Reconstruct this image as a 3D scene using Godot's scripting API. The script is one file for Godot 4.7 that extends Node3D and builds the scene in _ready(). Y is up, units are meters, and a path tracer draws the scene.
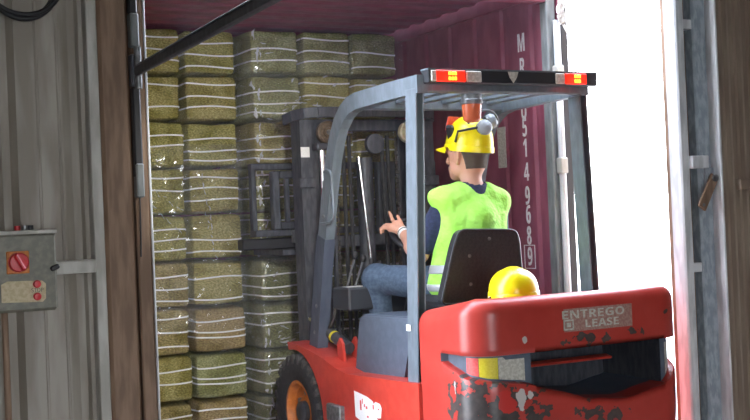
extends Node3D
# A forklift loading baled hay in a shipping container, seen from inside the warehouse.
# World: container axis along z (inside is -z), container door end at z = 0, floor y = 0, metres.

# ---------------------------------------------------------------- mesh builder
class Mb:
	var v := PackedVector3Array()
	var n := PackedVector3Array()
	var uv := PackedVector2Array()
	var smooth := false
	func tri(a: Vector3, b: Vector3, c: Vector3, out: Vector3) -> void:
		var f := (b - a).cross(c - a)
		if f.length_squared() < 1e-16: return
		if f.dot(out) > 0:
			v.append(a); v.append(c); v.append(b)
		else:
			v.append(a); v.append(b); v.append(c)
			f = -f
		f = f.normalized()
		n.append(f); n.append(f); n.append(f)
	func quad(a: Vector3, b: Vector3, c: Vector3, d: Vector3, out: Vector3) -> void:
		tri(a, b, c, out); tri(a, c, d, out)
	func trin(a: Vector3, b: Vector3, c: Vector3, na: Vector3, nb: Vector3, nc: Vector3) -> void:
		var f := (b - a).cross(c - a)
		if f.length_squared() < 1e-18: return
		if f.dot(na + nb + nc) > 0:
			v.append(a); v.append(c); v.append(b); n.append(na); n.append(nc); n.append(nb)
		else:
			v.append(a); v.append(b); v.append(c); n.append(na); n.append(nb); n.append(nc)
	# box with chamfered edges; basis columns are its axes
	func box(c: Vector3, size: Vector3, bevel := 0.004, bs := Basis.IDENTITY) -> Mb:
		var h := size * 0.5
		var e := minf(bevel, minf(h.x, minf(h.y, h.z)) * 0.9)
		var P := func(sx, sy, sz, ax): # corner vertex lying on the face of axis ax
			var q := Vector3(sx * (h.x - (0.0 if ax == 0 else e)), sy * (h.y - (0.0 if ax == 1 else e)), sz * (h.z - (0.0 if ax == 2 else e)))
			return c + bs * q
		for s in [-1, 1]:
			quad(P.call(s, -1, -1, 0), P.call(s, 1, -1, 0), P.call(s, 1, 1, 0), P.call(s, -1, 1, 0), bs.x * s)
			quad(P.call(-1, s, -1, 1), P.call(1, s, -1, 1), P.call(1, s, 1, 1), P.call(-1, s, 1, 1), bs.y * s)
			quad(P.call(-1, -1, s, 2), P.call(1, -1, s, 2), P.call(1, 1, s, 2), P.call(-1, 1, s, 2), bs.z * s)
		if e > 0.0:
			for s in [-1, 1]:
				for t in [-1, 1]:
					quad(P.call(-1, s, t, 1), P.call(1, s, t, 1), P.call(1, s, t, 2), P.call(-1, s, t, 2), bs.y * s + bs.z * t)
					quad(P.call(s, -1, t, 0), P.call(s, 1, t, 0), P.call(s, 1, t, 2), P.call(s, -1, t, 2), bs.x * s + bs.z * t)
					quad(P.call(s, t, -1, 0), P.call(s, t, 1, 0), P.call(s, t, 1, 1), P.call(s, t, -1, 1), bs.x * s + bs.y * t)
					for u in [-1, 1]:
						tri(P.call(s, t, u, 0), P.call(s, t, u, 1), P.call(s, t, u, 2), bs.x * s + bs.y * t + bs.z * u)
		return self
	func boxa(x0: float, x1: float, y0: float, y1: float, z0: float, z1: float, bevel := 0.004) -> Mb:
		return box(Vector3(x0 + x1, y0 + y1, z0 + z1) * 0.5, Vector3(absf(x1 - x0), absf(y1 - y0), absf(z1 - z0)), bevel)
	# a bar from p to q, w across (along side), h along up
	func bar(p: Vector3, q: Vector3, w: float, h: float, up := Vector3.UP, bevel := 0.004) -> Mb:
		var z := (q - p).normalized()
		var x := up.cross(z).normalized()
		var y := z.cross(x)
		return box((p + q) * 0.5, Vector3(w, h, p.distance_to(q)), bevel, Basis(x, y, z))
	func tube(pts: Array, r, segs := 10, caps := true, closed := false) -> Mb:
		var rings := []
		var nors := []
		var prev := Vector3.ZERO
		var cnt := pts.size()
		for i in cnt:
			var t: Vector3
			if closed: t = (pts[(i + 1) % cnt] - pts[(i - 1 + cnt) % cnt]).normalized()
			else: t = (pts[mini(i + 1, cnt - 1)] - pts[maxi(i - 1, 0)]).normalized()
			if i == 0:
				prev = t.cross(Vector3.UP if absf(t.y) < 0.9 else Vector3.RIGHT).normalized()
			prev = (prev - t * prev.dot(t)).normalized()
			var b := t.cross(prev)
			var rr: float = r[i] if r is Array else r
			var ring := PackedVector3Array()
			var nn := PackedVector3Array()
			for k in segs:
				var a := TAU * k / segs
				var d := prev * cos(a) + b * sin(a)
				ring.append(pts[i] + d * rr); nn.append(d)
			rings.append(ring); nors.append(nn)
		for i in (cnt if closed else cnt - 1):
			var j := (i + 1) % cnt
			for k in segs:
				var l := (k + 1) % segs
				trin(rings[i][k], rings[i][l], rings[j][l], nors[i][k], nors[i][l], nors[j][l])
				trin(rings[i][k], rings[j][l], rings[j][k], nors[i][k], nors[j][l], nors[j][k])
		if caps and not closed:
			for k in segs:
				var l := (k + 1) % segs
				tri(pts[0], rings[0][k], rings[0][l], pts[0] - pts[1])
				tri(pts[cnt - 1], rings[cnt - 1][k], rings[cnt - 1][l], pts[cnt - 1] - pts[cnt - 2])
		return self
	# lathe: profile of (radius, height) about axis bs.y at c; flat = hard edges between profile segments
	func lathe(c: Vector3, prof: Array, bs := Basis.IDENTITY, segs := 24, hard := true) -> Mb:
		var m := prof.size()
		for i in m - 1:
			var p: Vector2 = prof[i]
			var q: Vector2 = prof[i + 1]
			var e := (q - p).normalized()
			var n1 := Vector2(e.y, -e.x)
			var n2 := n1
			if not hard:
				if i > 0:
					var e0: Vector2 = (p - prof[i - 1]).normalized()
					n1 = (n1 + Vector2(e0.y, -e0.x)).normalized()
				if i < m - 2:
					var e1: Vector2 = (prof[i + 2] - q).normalized()
					n2 = (n2 + Vector2(e1.y, -e1.x)).normalized()
			for k in segs:
				var a := TAU * k / segs
				var b := TAU * (k + 1) / segs
				var da := bs.x * cos(a) + bs.z * sin(a)
				var db := bs.x * cos(b) + bs.z * sin(b)
				var A := c + da * p.x + bs.y * p.y
				var B := c + db * p.x + bs.y * p.y
				var C := c + db * q.x + bs.y * q.y
				var D := c + da * q.x + bs.y * q.y
				trin(A, B, C, da * n1.x + bs.y * n1.y, db * n1.x + bs.y * n1.y, db * n2.x + bs.y * n2.y)
				trin(A, C, D, da * n1.x + bs.y * n1.y, db * n2.x + bs.y * n2.y, da * n2.x + bs.y * n2.y)
		return self
	# extrude a 2-D polygon: point = o + u * p.x + w * p.y, along dir
	func prism(poly: PackedVector2Array, o: Vector3, u: Vector3, w: Vector3, dir: Vector3, caps := true) -> Mb:
		var m := poly.size()
		var area := 0.0
		for i in m: area += poly[i].cross(poly[(i + 1) % m])
		var s := 1.0 if area > 0 else -1.0
		for i in m:
			var p := poly[i]
			var q := poly[(i + 1) % m]
			var e := q - p
			var on := (u * e.y - w * e.x) * s
			quad(o + u * p.x + w * p.y, o + u * q.x + w * q.y, o + u * q.x + w * q.y + dir, o + u * p.x + w * p.y + dir, on)
		if caps:
			var idx := Geometry2D.triangulate_polygon(poly)
			for i in range(0, idx.size(), 3):
				var a := o + u * poly[idx[i]].x + w * poly[idx[i]].y
				var b := o + u * poly[idx[i + 1]].x + w * poly[idx[i + 1]].y
				var c := o + u * poly[idx[i + 2]].x + w * poly[idx[i + 2]].y
				tri(a, b, c, -dir); tri(a + dir, b + dir, c + dir, dir)
		return self
	func sphere(c: Vector3, r: Vector3, rows := 8, segs := 14) -> Mb:
		for i in rows:
			for k in segs:
				var q := []
				for e in [[i, k], [i, k + 1], [i + 1, k + 1], [i + 1, k]]:
					var th: float = PI * e[0] / rows
					var ph: float = TAU * e[1] / segs
					q.append(Vector3(sin(th) * cos(ph), cos(th), sin(th) * sin(ph)))
				trin(c + q[0] * r, c + q[1] * r, c + q[2] * r, (q[0] / r).normalized(), (q[1] / r).normalized(), (q[2] / r).normalized())
				trin(c + q[0] * r, c + q[2] * r, c + q[3] * r, (q[0] / r).normalized(), (q[2] / r).normalized(), (q[3] / r).normalized())
		return self
	# a curved sheet from a grid of points (rows x cols); out gives the side it faces; uvs optional
	func sheet(p: Array, out: Callable, uvs = null) -> Mb:
		var R := p.size()
		var C: int = p[0].size()
		var N := []
		for i in R:
			var row := PackedVector3Array()
			for j in C:
				var a: Vector3 = p[mini(i + 1, R - 1)][j] - p[maxi(i - 1, 0)][j]
				var b: Vector3 = p[i][mini(j + 1, C - 1)] - p[i][maxi(j - 1, 0)]
				var f := a.cross(b).normalized()
				if f.dot(out.call(p[i][j])) < 0: f = -f
				row.append(f)
			N.append(row)
		for i in R - 1:
			for j in C - 1:
				var before := v.size()
				trin(p[i][j], p[i][j + 1], p[i + 1][j + 1], N[i][j], N[i][j + 1], N[i + 1][j + 1])
				trin(p[i][j], p[i + 1][j + 1], p[i + 1][j], N[i][j], N[i + 1][j + 1], N[i + 1][j])
				if uvs != null:
					for k in range(before, v.size()):
						var t := v[k]
						for e in [[i, j], [i, j + 1], [i + 1, j + 1], [i + 1, j]]:
							if t == p[e[0]][e[1]]:
								uv.append(uvs[e[0]][e[1]])
								break
		return self
	func mesh() -> ArrayMesh:
		if smooth:
			var st := SurfaceTool.new()
			st.begin(Mesh.PRIMITIVE_TRIANGLES)
			st.set_smooth_group(0)
			for q in v: st.add_vertex(q)
			st.index()
			st.generate_normals()
			return st.commit()
		var a := []
		a.resize(Mesh.ARRAY_MAX)
		a[Mesh.ARRAY_VERTEX] = v
		a[Mesh.ARRAY_NORMAL] = n
		if uv.size() == v.size(): a[Mesh.ARRAY_TEX_UV] = uv
		var m := ArrayMesh.new()
		m.add_surface_from_arrays(Mesh.PRIMITIVE_TRIANGLES, a)
		return m

# signed-distance body: tapered capsules joined with a smooth minimum, meshed as surface nets
# bone = [a, b, ra, rb, (optional) k]; negative radius bones carve
func sdf(mb: Mb, bones: Array, cell: float, k0: float, ylo := -1e9, yhi := 1e9) -> Mb:
	var lo := Vector3(1e9, 1e9, 1e9)
	var hi := -lo
	for b in bones:
		if b[2] < 0: continue
		var r := maxf(b[2], b[3]) + 0.02
		lo = lo.min(b[0] - Vector3(r, r, r)).min(b[1] - Vector3(r, r, r))
		hi = hi.max(b[0] + Vector3(r, r, r)).max(b[1] + Vector3(r, r, r))
	lo -= Vector3.ONE * cell * 2
	hi += Vector3.ONE * cell * 2
	var X := int((hi.x - lo.x) / cell) + 2
	var Y := int((hi.y - lo.y) / cell) + 2
	var Z := int((hi.z - lo.z) / cell) + 2
	var f := PackedFloat32Array()
	f.resize(X * Y * Z)
	f.fill(0.5)
	for b in bones:
		var carve: bool = b[2] < 0
		var ra := absf(b[2])
		var rb := absf(b[3])
		var k: float = b[4] if b.size() > 4 else k0
		var r := maxf(ra, rb) + k + cell * 2
		var l: Vector3 = (b[0] as Vector3).min(b[1]) - Vector3(r, r, r) - lo
		var h: Vector3 = (b[0] as Vector3).max(b[1]) + Vector3(r, r, r) - lo
		var a: Vector3 = b[0] - lo
		var ab: Vector3 = b[1] - b[0]
		var ll := maxf(ab.length_squared(), 1e-9)
		for i in range(maxi(0, int(l.x / cell)), mini(X, int(h.x / cell) + 2)):
			for j in range(maxi(0, int(l.y / cell)), mini(Y, int(h.y / cell) + 2)):
				var at := (i * Y + j) * Z
				for m in range(maxi(0, int(l.z / cell)), mini(Z, int(h.z / cell) + 2)):
					var p := Vector3(i, j, m) * cell - a
					var t := clampf(p.dot(ab) / ll, 0.0, 1.0)
					var d := (p - ab * t).length() - lerpf(ra, rb, t)
					var o := f[at + m]
					if carve:
						f[at + m] = maxf(o, -d)
					else:
						var e := maxf(k - absf(o - d), 0.0) / k
						f[at + m] = minf(o, d) - e * e * k * 0.25
	if ylo > -1e8 or yhi < 1e8:
		for i in X:
			for j in Y:
				var y := lo.y + j * cell
				var c := maxf(y - yhi, ylo - y)
				var at := (i * Y + j) * Z
				for m in Z:
					if c > f[at + m]: f[at + m] = c
	var vid := {}
	var pos := PackedVector3Array()
	var step := [0, Z, Y * Z, Y * Z + Z]
	for i in X - 1:
		for j in Y - 1:
			var at := (i * Y + j) * Z
			for m in Z - 1:
				var q := at + m
				var c0 := f[q]
				if absf(c0) > cell * 2.5: continue
				var g := [c0, f[q + 1], f[q + Z], f[q + Z + 1], f[q + Y * Z], f[q + Y * Z + 1], f[q + Y * Z + Z], f[q + Y * Z + Z + 1]]
				var neg := 0
				for x in g:
					if x < 0: neg += 1
				if neg == 0 or neg == 8: continue
				var s := Vector3.ZERO
				var cnt := 0
				for e in [[0, 1], [2, 3], [4, 5], [6, 7], [0, 2], [1, 3], [4, 6], [5, 7], [0, 4], [1, 5], [2, 6], [3, 7]]:
					var ga: float = g[e[0]]
					var gb: float = g[e[1]]
					if (ga < 0) != (gb < 0):
						var t := ga / (ga - gb)
						var pa := Vector3(e[0] >> 2, (e[0] >> 1) & 1, e[0] & 1)
						var pb := Vector3(e[1] >> 2, (e[1] >> 1) & 1, e[1] & 1)
						s += pa.lerp(pb, t); cnt += 1
				vid[q] = pos.size()
				pos.append(lo + (Vector3(i, j, m) + s / cnt) * cell)
	var nor := PackedVector3Array()
	nor.resize(pos.size())
	var quads := []
	for i in range(1, X - 1):
		for j in range(1, Y - 1):
			var at := (i * Y + j) * Z
			for m in range(1, Z - 1):
				var q := at + m
				var c0 := f[q]
				if absf(c0) > cell * 2.5: continue
				var nx := [[Y * Z, Z, 1], [Z, 1, Y * Z], [1, Y * Z, Z]]
				for ax in nx:
					if (c0 < 0) == (f[q + ax[0]] < 0): continue
					var w := [q, q - ax[1], q - ax[1] - ax[2], q - ax[2]]
					if not (vid.has(w[0]) and vid.has(w[1]) and vid.has(w[2]) and vid.has(w[3])): continue
					var ids := [vid[w[0]], vid[w[1]], vid[w[2]], vid[w[3]]]
					if c0 < 0: ids.reverse()
					var fn := (pos[ids[1]] - pos[ids[0]]).cross(pos[ids[2]] - pos[ids[0]])
					fn += (pos[ids[2]] - pos[ids[0]]).cross(pos[ids[3]] - pos[ids[0]])
					var dir := Vector3(1 if ax[0] == Y * Z else 0, 1 if ax[0] == Z else 0, 1 if ax[0] == 1 else 0) * (1.0 if c0 < 0 else -1.0)
					if fn.dot(dir) < 0: fn = -fn
					for x in ids: nor[x] += fn
					quads.append(ids)
	for i in nor.size(): nor[i] = nor[i].normalized()
	for d in quads:
		mb.trin(pos[d[0]], pos[d[1]], pos[d[2]], nor[d[0]], nor[d[1]], nor[d[2]])
		mb.trin(pos[d[0]], pos[d[2]], pos[d[3]], nor[d[0]], nor[d[2]], nor[d[3]])
	return mb

# ---------------------------------------------------------------- scene helpers
var used := {}
func numbered(called: String) -> String:
	used[called] = used.get(called, -1) + 1
	return called if used[called] == 0 else "%s_%03d" % [called, used[called]]

func origin_of(nd: Node) -> Vector3:
	var o := Vector3.ZERO
	while nd != self:
		o += nd.position
		nd = nd.get_parent()
	return o

# meshes are written in world coordinates; a part is set back by the place of its parent
func part(called: String, mb, m: Material, parent: Node = self, label := "") -> MeshInstance3D:
	var o := MeshInstance3D.new()
	o.mesh = mb if mb is Mesh else mb.mesh()
	o.material_override = m
	o.name = numbered(called) if parent == self else called
	o.position = Vector3.ZERO if parent == self else -origin_of(parent)
	parent.add_child(o, true)
	if label: o.set_meta("label", label)
	return o

func thing(called: String, label: String, category: String, at := Vector3.ZERO, group := "") -> Node3D:
	var o := Node3D.new()
	o.name = numbered(called)
	add_child(o)
	o.position = at
	tag(o, label, category, group)
	return o

func tag(o: Node, label: String, category: String, group := "") -> void:
	o.set_meta("label", label)
	o.set_meta("category", category)
	if group: o.set_meta("group", group)

func struct(called: String, label: String, at := Vector3.ZERO) -> Node3D:
	var o := Node3D.new()
	o.name = called
	add_child(o)
	o.position = at
	o.set_meta("kind", "structure")
	o.set_meta("label", label)
	return o

func ntex(sd: int, freq: float, a: Color, b: Color, oct := 4, lo := 0.2, hi := 0.8, size := 256, kind := FastNoiseLite.TYPE_SIMPLEX_SMOOTH) -> NoiseTexture2D:
	var fn := FastNoiseLite.new()
	fn.noise_type = kind
	fn.seed = sd
	fn.frequency = freq
	fn.fractal_octaves = oct
	var t := NoiseTexture2D.new()
	t.width = size
	t.height = size
	t.seamless = true
	t.noise = fn
	var g := Gradient.new()
	g.offsets = PackedFloat32Array([lo, hi])
	g.colors = PackedColorArray([a, b])
	t.color_ramp = g
	return t

func mat(c: Color, rough := 0.6, metal := 0.0, spec := 0.5) -> StandardMaterial3D:
	var m := StandardMaterial3D.new()
	m.albedo_color = c
	m.roughness = rough
	m.metallic = metal
	m.metallic_specular = spec
	return m

# painted or worn surface: triplanar tone variation and fine relief
func worn(c0: Color, c1: Color, rough: float, scale: Vector3, sd: int, metal := 0.0, bump := 0.0, lo := 0.3, hi := 0.7) -> StandardMaterial3D:
	var m := mat(Color.WHITE, rough, metal)
	m.albedo_texture = ntex(sd, 0.02, c0, c1, 5, lo, hi)
	m.uv1_triplanar = true
	m.uv1_world_triplanar = true
	m.uv1_scale = scale
	if bump != 0.0:
		m.heightmap_enabled = true
		m.heightmap_texture = ntex(sd + 50, 0.05, Color.BLACK, Color.WHITE, 4, 0.0, 1.0)
		m.heightmap_scale = bump
	return m

func rgb(r: float, g: float, b: float) -> Color: return Color(r / 255.0, g / 255.0, b / 255.0)

var M := {}

func _ready() -> void:
	# ---- camera (position and turn solved from the container's edges in the photograph)
	var cam := Camera3D.new()
	cam.fov = 2.0 * rad_to_deg(atan(210.0 / 1168.1))
	var fwd := Vector3(0.46261, 0.00944, -0.88651).normalized()
	var up := Vector3(0.03279, 0.99908, 0.02775)
	var rt := fwd.cross(up).normalized()
	up = rt.cross(fwd).normalized()
	cam.transform = Transform3D(Basis(rt, up, -fwd), Vector3(-2.7792, 1.4118, 5.3622))
	cam.near = 0.05
	cam.far = 200.0
	add_child(cam)
	cam.current = true
	# ---- sky and exposure: bright overcast daylight, entering through the doorways and the roof light
	var we := WorldEnvironment.new()
	var env := Environment.new()
	env.background_mode = Environment.BG_SKY
	var sky := Sky.new()
	var sm := ProceduralSkyMaterial.new()
	sm.sky_top_color = rgb(222, 234, 255)
	sm.sky_horizon_color = rgb(250, 252, 255)
	sm.ground_horizon_color = rgb(205, 203, 198)
	sm.ground_bottom_color = rgb(170, 168, 164)
	sm.sun_angle_max = 0.0
	sky.sky_material = sm
	env.sky = sky
	env.background_energy_multiplier = 14.0
	env.ambient_light_source = Environment.AMBIENT_SOURCE_DISABLED
	env.tonemap_mode = Environment.TONE_MAPPER_LINEAR
	env.tonemap_exposure = 1.32
	env.sdfgi_enabled = true
	env.ssao_enabled = true
	env.ssil_enabled = true
	we.environment = env
	add_child(we)
	materials()
	hall()
	jambs()
	container()
	bales()
	films()
	forklift()
	driver()
	wall_things()
	haze(we)

func materials() -> void:
	M.grey_post = worn(rgb(112, 116, 116), rgb(132, 136, 136), 0.5, Vector3(4, 1, 4), 36)
	M.decal = worn(rgb(156, 115, 104), rgb(173, 136, 125), 0.5, Vector3(12, 12, 12), 37)
	M.pulley_brown = worn(rgb(92, 78, 62), rgb(120, 104, 84), 0.5, Vector3(9, 9, 9), 38, 0.3)
	M.steel_wall = worn(rgb(136, 127, 115), rgb(164, 157, 146), 0.5, Vector3(1.5, 0.25, 1.5), 1)
	M.tan_wall = worn(rgb(130, 112, 97), rgb(149, 132, 115), 0.55, Vector3(1.5, 0.3, 1.5), 2)
	M.hall_wall = worn(rgb(165, 160, 150), rgb(185, 180, 170), 0.8, Vector3(0.4, 0.4, 0.4), 3)
	M.concrete = worn(rgb(128, 124, 118), rgb(158, 154, 147), 0.8, Vector3(0.5, 0.5, 0.5), 4, 0.0, 0.2)
	M.yard = worn(rgb(196, 194, 188), rgb(215, 213, 208), 0.9, Vector3(0.3, 0.3, 0.3), 5)
	M.brown_post = worn(rgb(121, 96, 76), rgb(145, 118, 96), 0.6, Vector3(4, 0.6, 4), 6, 0.0, 0.05)
	M.pale_trim = worn(rgb(167, 164, 154), rgb(193, 191, 183), 0.5, Vector3(2, 0.5, 2), 7)
	M.white_paint = worn(rgb(196, 198, 200), rgb(226, 228, 230), 0.35, Vector3(3, 0.6, 3), 8)
	M.bluegrey_paint = worn(rgb(140, 151, 160), rgb(169, 179, 186), 0.4, Vector3(5, 2, 5), 9)
	M.maroon = worn(rgb(136, 66, 86), rgb(152, 80, 99), 0.55, Vector3(1.2, 0.5, 1.2), 10, 0.0, 0.05)
	M.plywood = worn(rgb(120, 88, 60), rgb(150, 115, 82), 0.8, Vector3(0.6, 1, 3), 12)
	M.letter = worn(rgb(226, 224, 224), rgb(246, 246, 246), 0.6, Vector3(9, 9, 9), 13)
	M.black = mat(rgb(28, 28, 31), 0.5)
	M.rubber = worn(rgb(34, 34, 36), rgb(50, 49, 48), 0.85, Vector3(6, 6, 6), 14, 0.0, 0.1)
	M.rubber_dusty = worn(rgb(62, 60, 58), rgb(84, 81, 77), 0.9, Vector3(6, 6, 6), 15)
	M.mast = worn(rgb(60, 62, 69), rgb(80, 82, 88), 0.5, Vector3(5, 1.5, 5), 16, 0.2)
	M.guard = worn(rgb(97, 106, 113), rgb(108, 117, 125), 0.38, Vector3(5, 1.5, 5), 18)
	M.chrome = mat(rgb(225, 228, 232), 0.12, 1.0)
	M.chain = worn(rgb(60, 58, 54), rgb(96, 92, 86), 0.45, Vector3(30, 30, 30), 19, 0.7)
	M.cream = worn(rgb(190, 182, 150), rgb(216, 208, 178), 0.5, Vector3(8, 8, 8), 20)
	M.red = worn(rgb(186, 58, 46), rgb(195, 67, 54), 0.34, Vector3(2, 2, 2), 21)
	M.rim_orange = worn(rgb(184, 102, 32), rgb(206, 123, 46), 0.5, Vector3(6, 6, 6), 22)
	M.leg_shade_slate = worn(rgb(67, 74, 89), rgb(78, 86, 100), 0.45, Vector3(3, 1, 3), 39)  # darker slate that puts shade into the lower front leg
	M.hood = worn(rgb(84, 94, 108), rgb(91, 101, 115), 0.45, Vector3(3, 3, 3), 23, 0.0, 0.03)
	M.grey_metal = worn(rgb(110, 112, 114), rgb(140, 142, 142), 0.4, Vector3(6, 6, 6), 24, 0.5)
	M.vinyl = worn(rgb(30, 30, 33), rgb(44, 44, 47), 0.45, Vector3(10, 10, 10), 25, 0.0, 0.05)
	M.yellow = mat(rgb(229, 210, 17), 0.28)
	M.lime = worn(rgb(153, 223, 78), rgb(169, 231, 100), 0.8, Vector3(1.3, 1.3, 1.3), 26, 0.0, 1.0)
	M.reflective = mat(rgb(170, 174, 178), 0.35, 0.3)
	M.navy = worn(rgb(26, 34, 60), rgb(36, 46, 76), 0.9, Vector3(8, 8, 8), 27)
	M.denim = worn(rgb(61, 78, 99), rgb(84, 102, 123), 0.9, Vector3(7, 7, 7), 28, 0.0, 0.15)
	M.skin = mat(rgb(199, 147, 123), 0.55)
	M.skin.subsurf_scatter_enabled = true
	M.skin.subsurf_scatter_strength = 0.1
	M.hair = worn(rgb(66, 54, 46), rgb(106, 92, 82), 0.8, Vector3(40, 40, 40), 29, 0.0, 0.3)
	M.grey_plastic = mat(rgb(140, 146, 150), 0.4)
	M.dark_plastic = mat(rgb(48, 50, 54), 0.4)
	M.white = mat(rgb(232, 232, 230), 0.5)
	M.orange_lens = mat(rgb(214, 112, 74), 0.25)
	M.strap = mat(rgb(246, 247, 244), 0.35)
	M.sticker_yellow = worn(rgb(216, 199, 37), rgb(227, 212, 56), 0.5, Vector3(14, 14, 14), 30)
	M.sticker_white = worn(rgb(182, 179, 166), rgb(206, 204, 193), 0.5, Vector3(10, 10, 10), 31)
	M.sticker_red = worn(rgb(214, 74, 72), rgb(228, 92, 86), 0.5, Vector3(10, 10, 10), 32)
	M.box_grey = worn(rgb(108, 106, 93), rgb(123, 121, 106), 0.45, Vector3(5, 5, 5), 33)
	M.button_red = mat(rgb(196, 24, 34), 0.35)
	M.plate_cream = worn(rgb(182, 166, 128), rgb(199, 184, 149), 0.5, Vector3(9, 9, 9), 34)
	M.film = mat(Color(0.96, 0.98, 1.0, 0.03), 0.10, 0.03)
	M.film_glint_fold = mat(Color(0.98, 0.99, 1.0, 0.6), 0.3)  # white of bunched film, with bright glints put into the colour
	M.film_glint_fold.transparency = BaseMaterial3D.TRANSPARENCY_ALPHA
	M.film.transparency = BaseMaterial3D.TRANSPARENCY_ALPHA
	M.clear_lens = mat(Color(0.95, 0.95, 0.95, 0.35), 0.15)
	M.clear_lens.transparency = BaseMaterial3D.TRANSPARENCY_ALPHA
	for e in [["lamp_glass", rgb(255, 252, 244), 4.0], ["led_red", rgb(255, 48, 28), 0.8], ["led_hot", rgb(255, 150, 40), 3.2]]:
		var l := mat(e[1], 0.3)
		l.emission_enabled = true
		l.emission = e[1]
		l.emission_energy_multiplier = e[2]
		M[e[0]] = l
	# hay: fine stalk streaks over coarse tone patches
	var tones := [[rgb(134, 130, 70), rgb(204, 196, 124)], [rgb(142, 134, 78), rgb(210, 198, 134)], [rgb(130, 120, 76), rgb(198, 180, 126)], [rgb(126, 128, 84), rgb(194, 194, 142)], [rgb(136, 116, 78), rgb(196, 174, 124)], [rgb(112, 114, 82), rgb(176, 177, 132)]]
	for i in 6:
		var h := mat(Color.WHITE, 0.9, 0.0, 0.3)
		h.albedo_texture = ntex(40 + i, 0.06, tones[i][0], tones[i][1], 5, 0.22, 0.8, 512)
		h.uv1_triplanar = true
		h.uv1_world_triplanar = true
		h.uv1_scale = Vector3(1.6, 3.0, 1.6)
		h.heightmap_enabled = true
		h.heightmap_texture = ntex(47 + i, 0.06, Color.BLACK, Color.WHITE, 5, 0.0, 1.0, 512)
		h.heightmap_scale = 1.0
		h.detail_enabled = true
		h.detail_blend_mode = BaseMaterial3D.BLEND_MODE_MUL
		h.detail_uv_layer = BaseMaterial3D.DETAIL_UV_2
		h.detail_albedo = ntex(60 + i, 0.012, rgb(206, 206, 172), Color.WHITE, 4, 0.3, 0.62)
		h.uv2_triplanar = true
		h.uv2_world_triplanar = true
		h.uv2_scale = Vector3(0.9, 1.3, 0.9)
		M["hay%d" % i] = h

# ---------------------------------------------------------------- the hall and the yard
func hall() -> void:
	var fl := struct("floor", "grey concrete warehouse floor")
	part("slab", Mb.new().boxa(-7.2, 7.2, -0.16, 0.0, 0.05, 11.2, 0.0), M.concrete, fl)
	var yd := struct("floor_yard", "pale concrete yard outside the doorway")
	part("paving", Mb.new().boxa(-40, 40, -0.36, -0.17, -40, 40, 0.0), M.yard, yd)
	# wall with the dock doorway: ribbed sheets left and right of it, lintel over it
	var wl := struct("wall_left", "pale ribbed steel sheet wall beside the brown door post")
	var prof := PackedVector2Array()
	# trapezoidal sheet seen from inside: crests at z 0.90, valleys 4 cm back
	var x := -1.669
	prof.append(Vector2(-1.60, 0.79))
	prof.append(Vector2(-1.60, 0.864))
	while x > -7.0:
		for e in [[0.0, 0.864], [0.02, 0.864], [0.04, 0.887], [0.068, 0.887], [0.10, 0.90], [0.107, 0.90], [0.111, 0.904], [0.116, 0.904], [0.12, 0.90], [0.185, 0.90], [0.189, 0.904], [0.194, 0.904], [0.198, 0.90], [0.27, 0.90], [0.292, 0.864]]:
			prof.append(Vector2(x - e[0], e[1]))
		x -= 0.301
	prof.append(Vector2(-7.2, 0.864))
	prof.append(Vector2(-7.2, 0.79))
	part("ribbed_sheet", Mb.new().prism(prof, Vector3.ZERO, Vector3.RIGHT, Vector3(0, 0, 1), Vector3(0, 4.0, 0)), M.steel_wall, wl)
	var wr := struct("wall_right", "brown ribbed steel wall to the right of the dock doorway")
	var pr := PackedVector2Array()
	pr.append(Vector2(1.477, 0.84))
	x = 1.477
	while x < 7.0:
		for e in [[0.0, 0.98], [0.022, 0.98], [0.029, 0.99], [0.056, 0.99], [0.063, 0.975], [0.076, 0.975], [0.083, 0.98]]:
			pr.append(Vector2(x + e[0], e[1]))
		x += 0.09
	pr.append(Vector2(7.2, 0.98))
	pr.append(Vector2(7.2, 0.84))
	part("ribbed_sheet", Mb.new().prism(pr, Vector3.ZERO, Vector3.RIGHT, Vector3(0, 0, 1), Vector3(0, 4.0, 0)), M.tan_wall, wr)
	part("rail", Mb.new().boxa(1.56, 6.9, 1.49, 1.545, 0.98, 1.02), M.tan_wall, wr)
	var ln := struct("wall_front", "steel wall over the dock doorway")
	part("lintel", Mb.new().boxa(-1.63, 1.477, 3.0, 4.0, 0.79, 0.92, 0.01), M.steel_wall, ln)
	# side walls, roof, and the back wall with a wide open doorway behind the camera
	var ws := struct("wall_side", "pale hall side wall near the control box")
	part("panel", Mb.new().boxa(-7.4, -7.2, 0, 4.0, 0.79, 11.2, 0.0), M.hall_wall, ws)
	var wo := struct("wall_far_side", "pale hall side wall beyond the brown ribbed wall")
	part("panel", Mb.new().boxa(7.2, 7.4, 0, 4.0, 0.79, 11.2, 0.0), M.hall_wall, wo)
	var wb := struct("wall_back", "pale back wall of the hall with a wide open doorway")
	part("panel", Mb.new().boxa(-7.4, -4.2, 0, 4.0, 11.0, 11.2, 0.0).boxa(-1.2, 7.4, 0, 4.0, 11.0, 11.2, 0.0).boxa(-4.2, -1.2, 2.4, 4.0, 11.0, 11.2, 0.0), M.hall_wall, wb)
	var ce := struct("ceiling", "pale sheet roof of the hall")
	part("roof_sheet", Mb.new().boxa(-7.4, 7.4, 4.0, 4.15, 0.79, 11.2, 0.0), M.hall_wall, ce)

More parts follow.
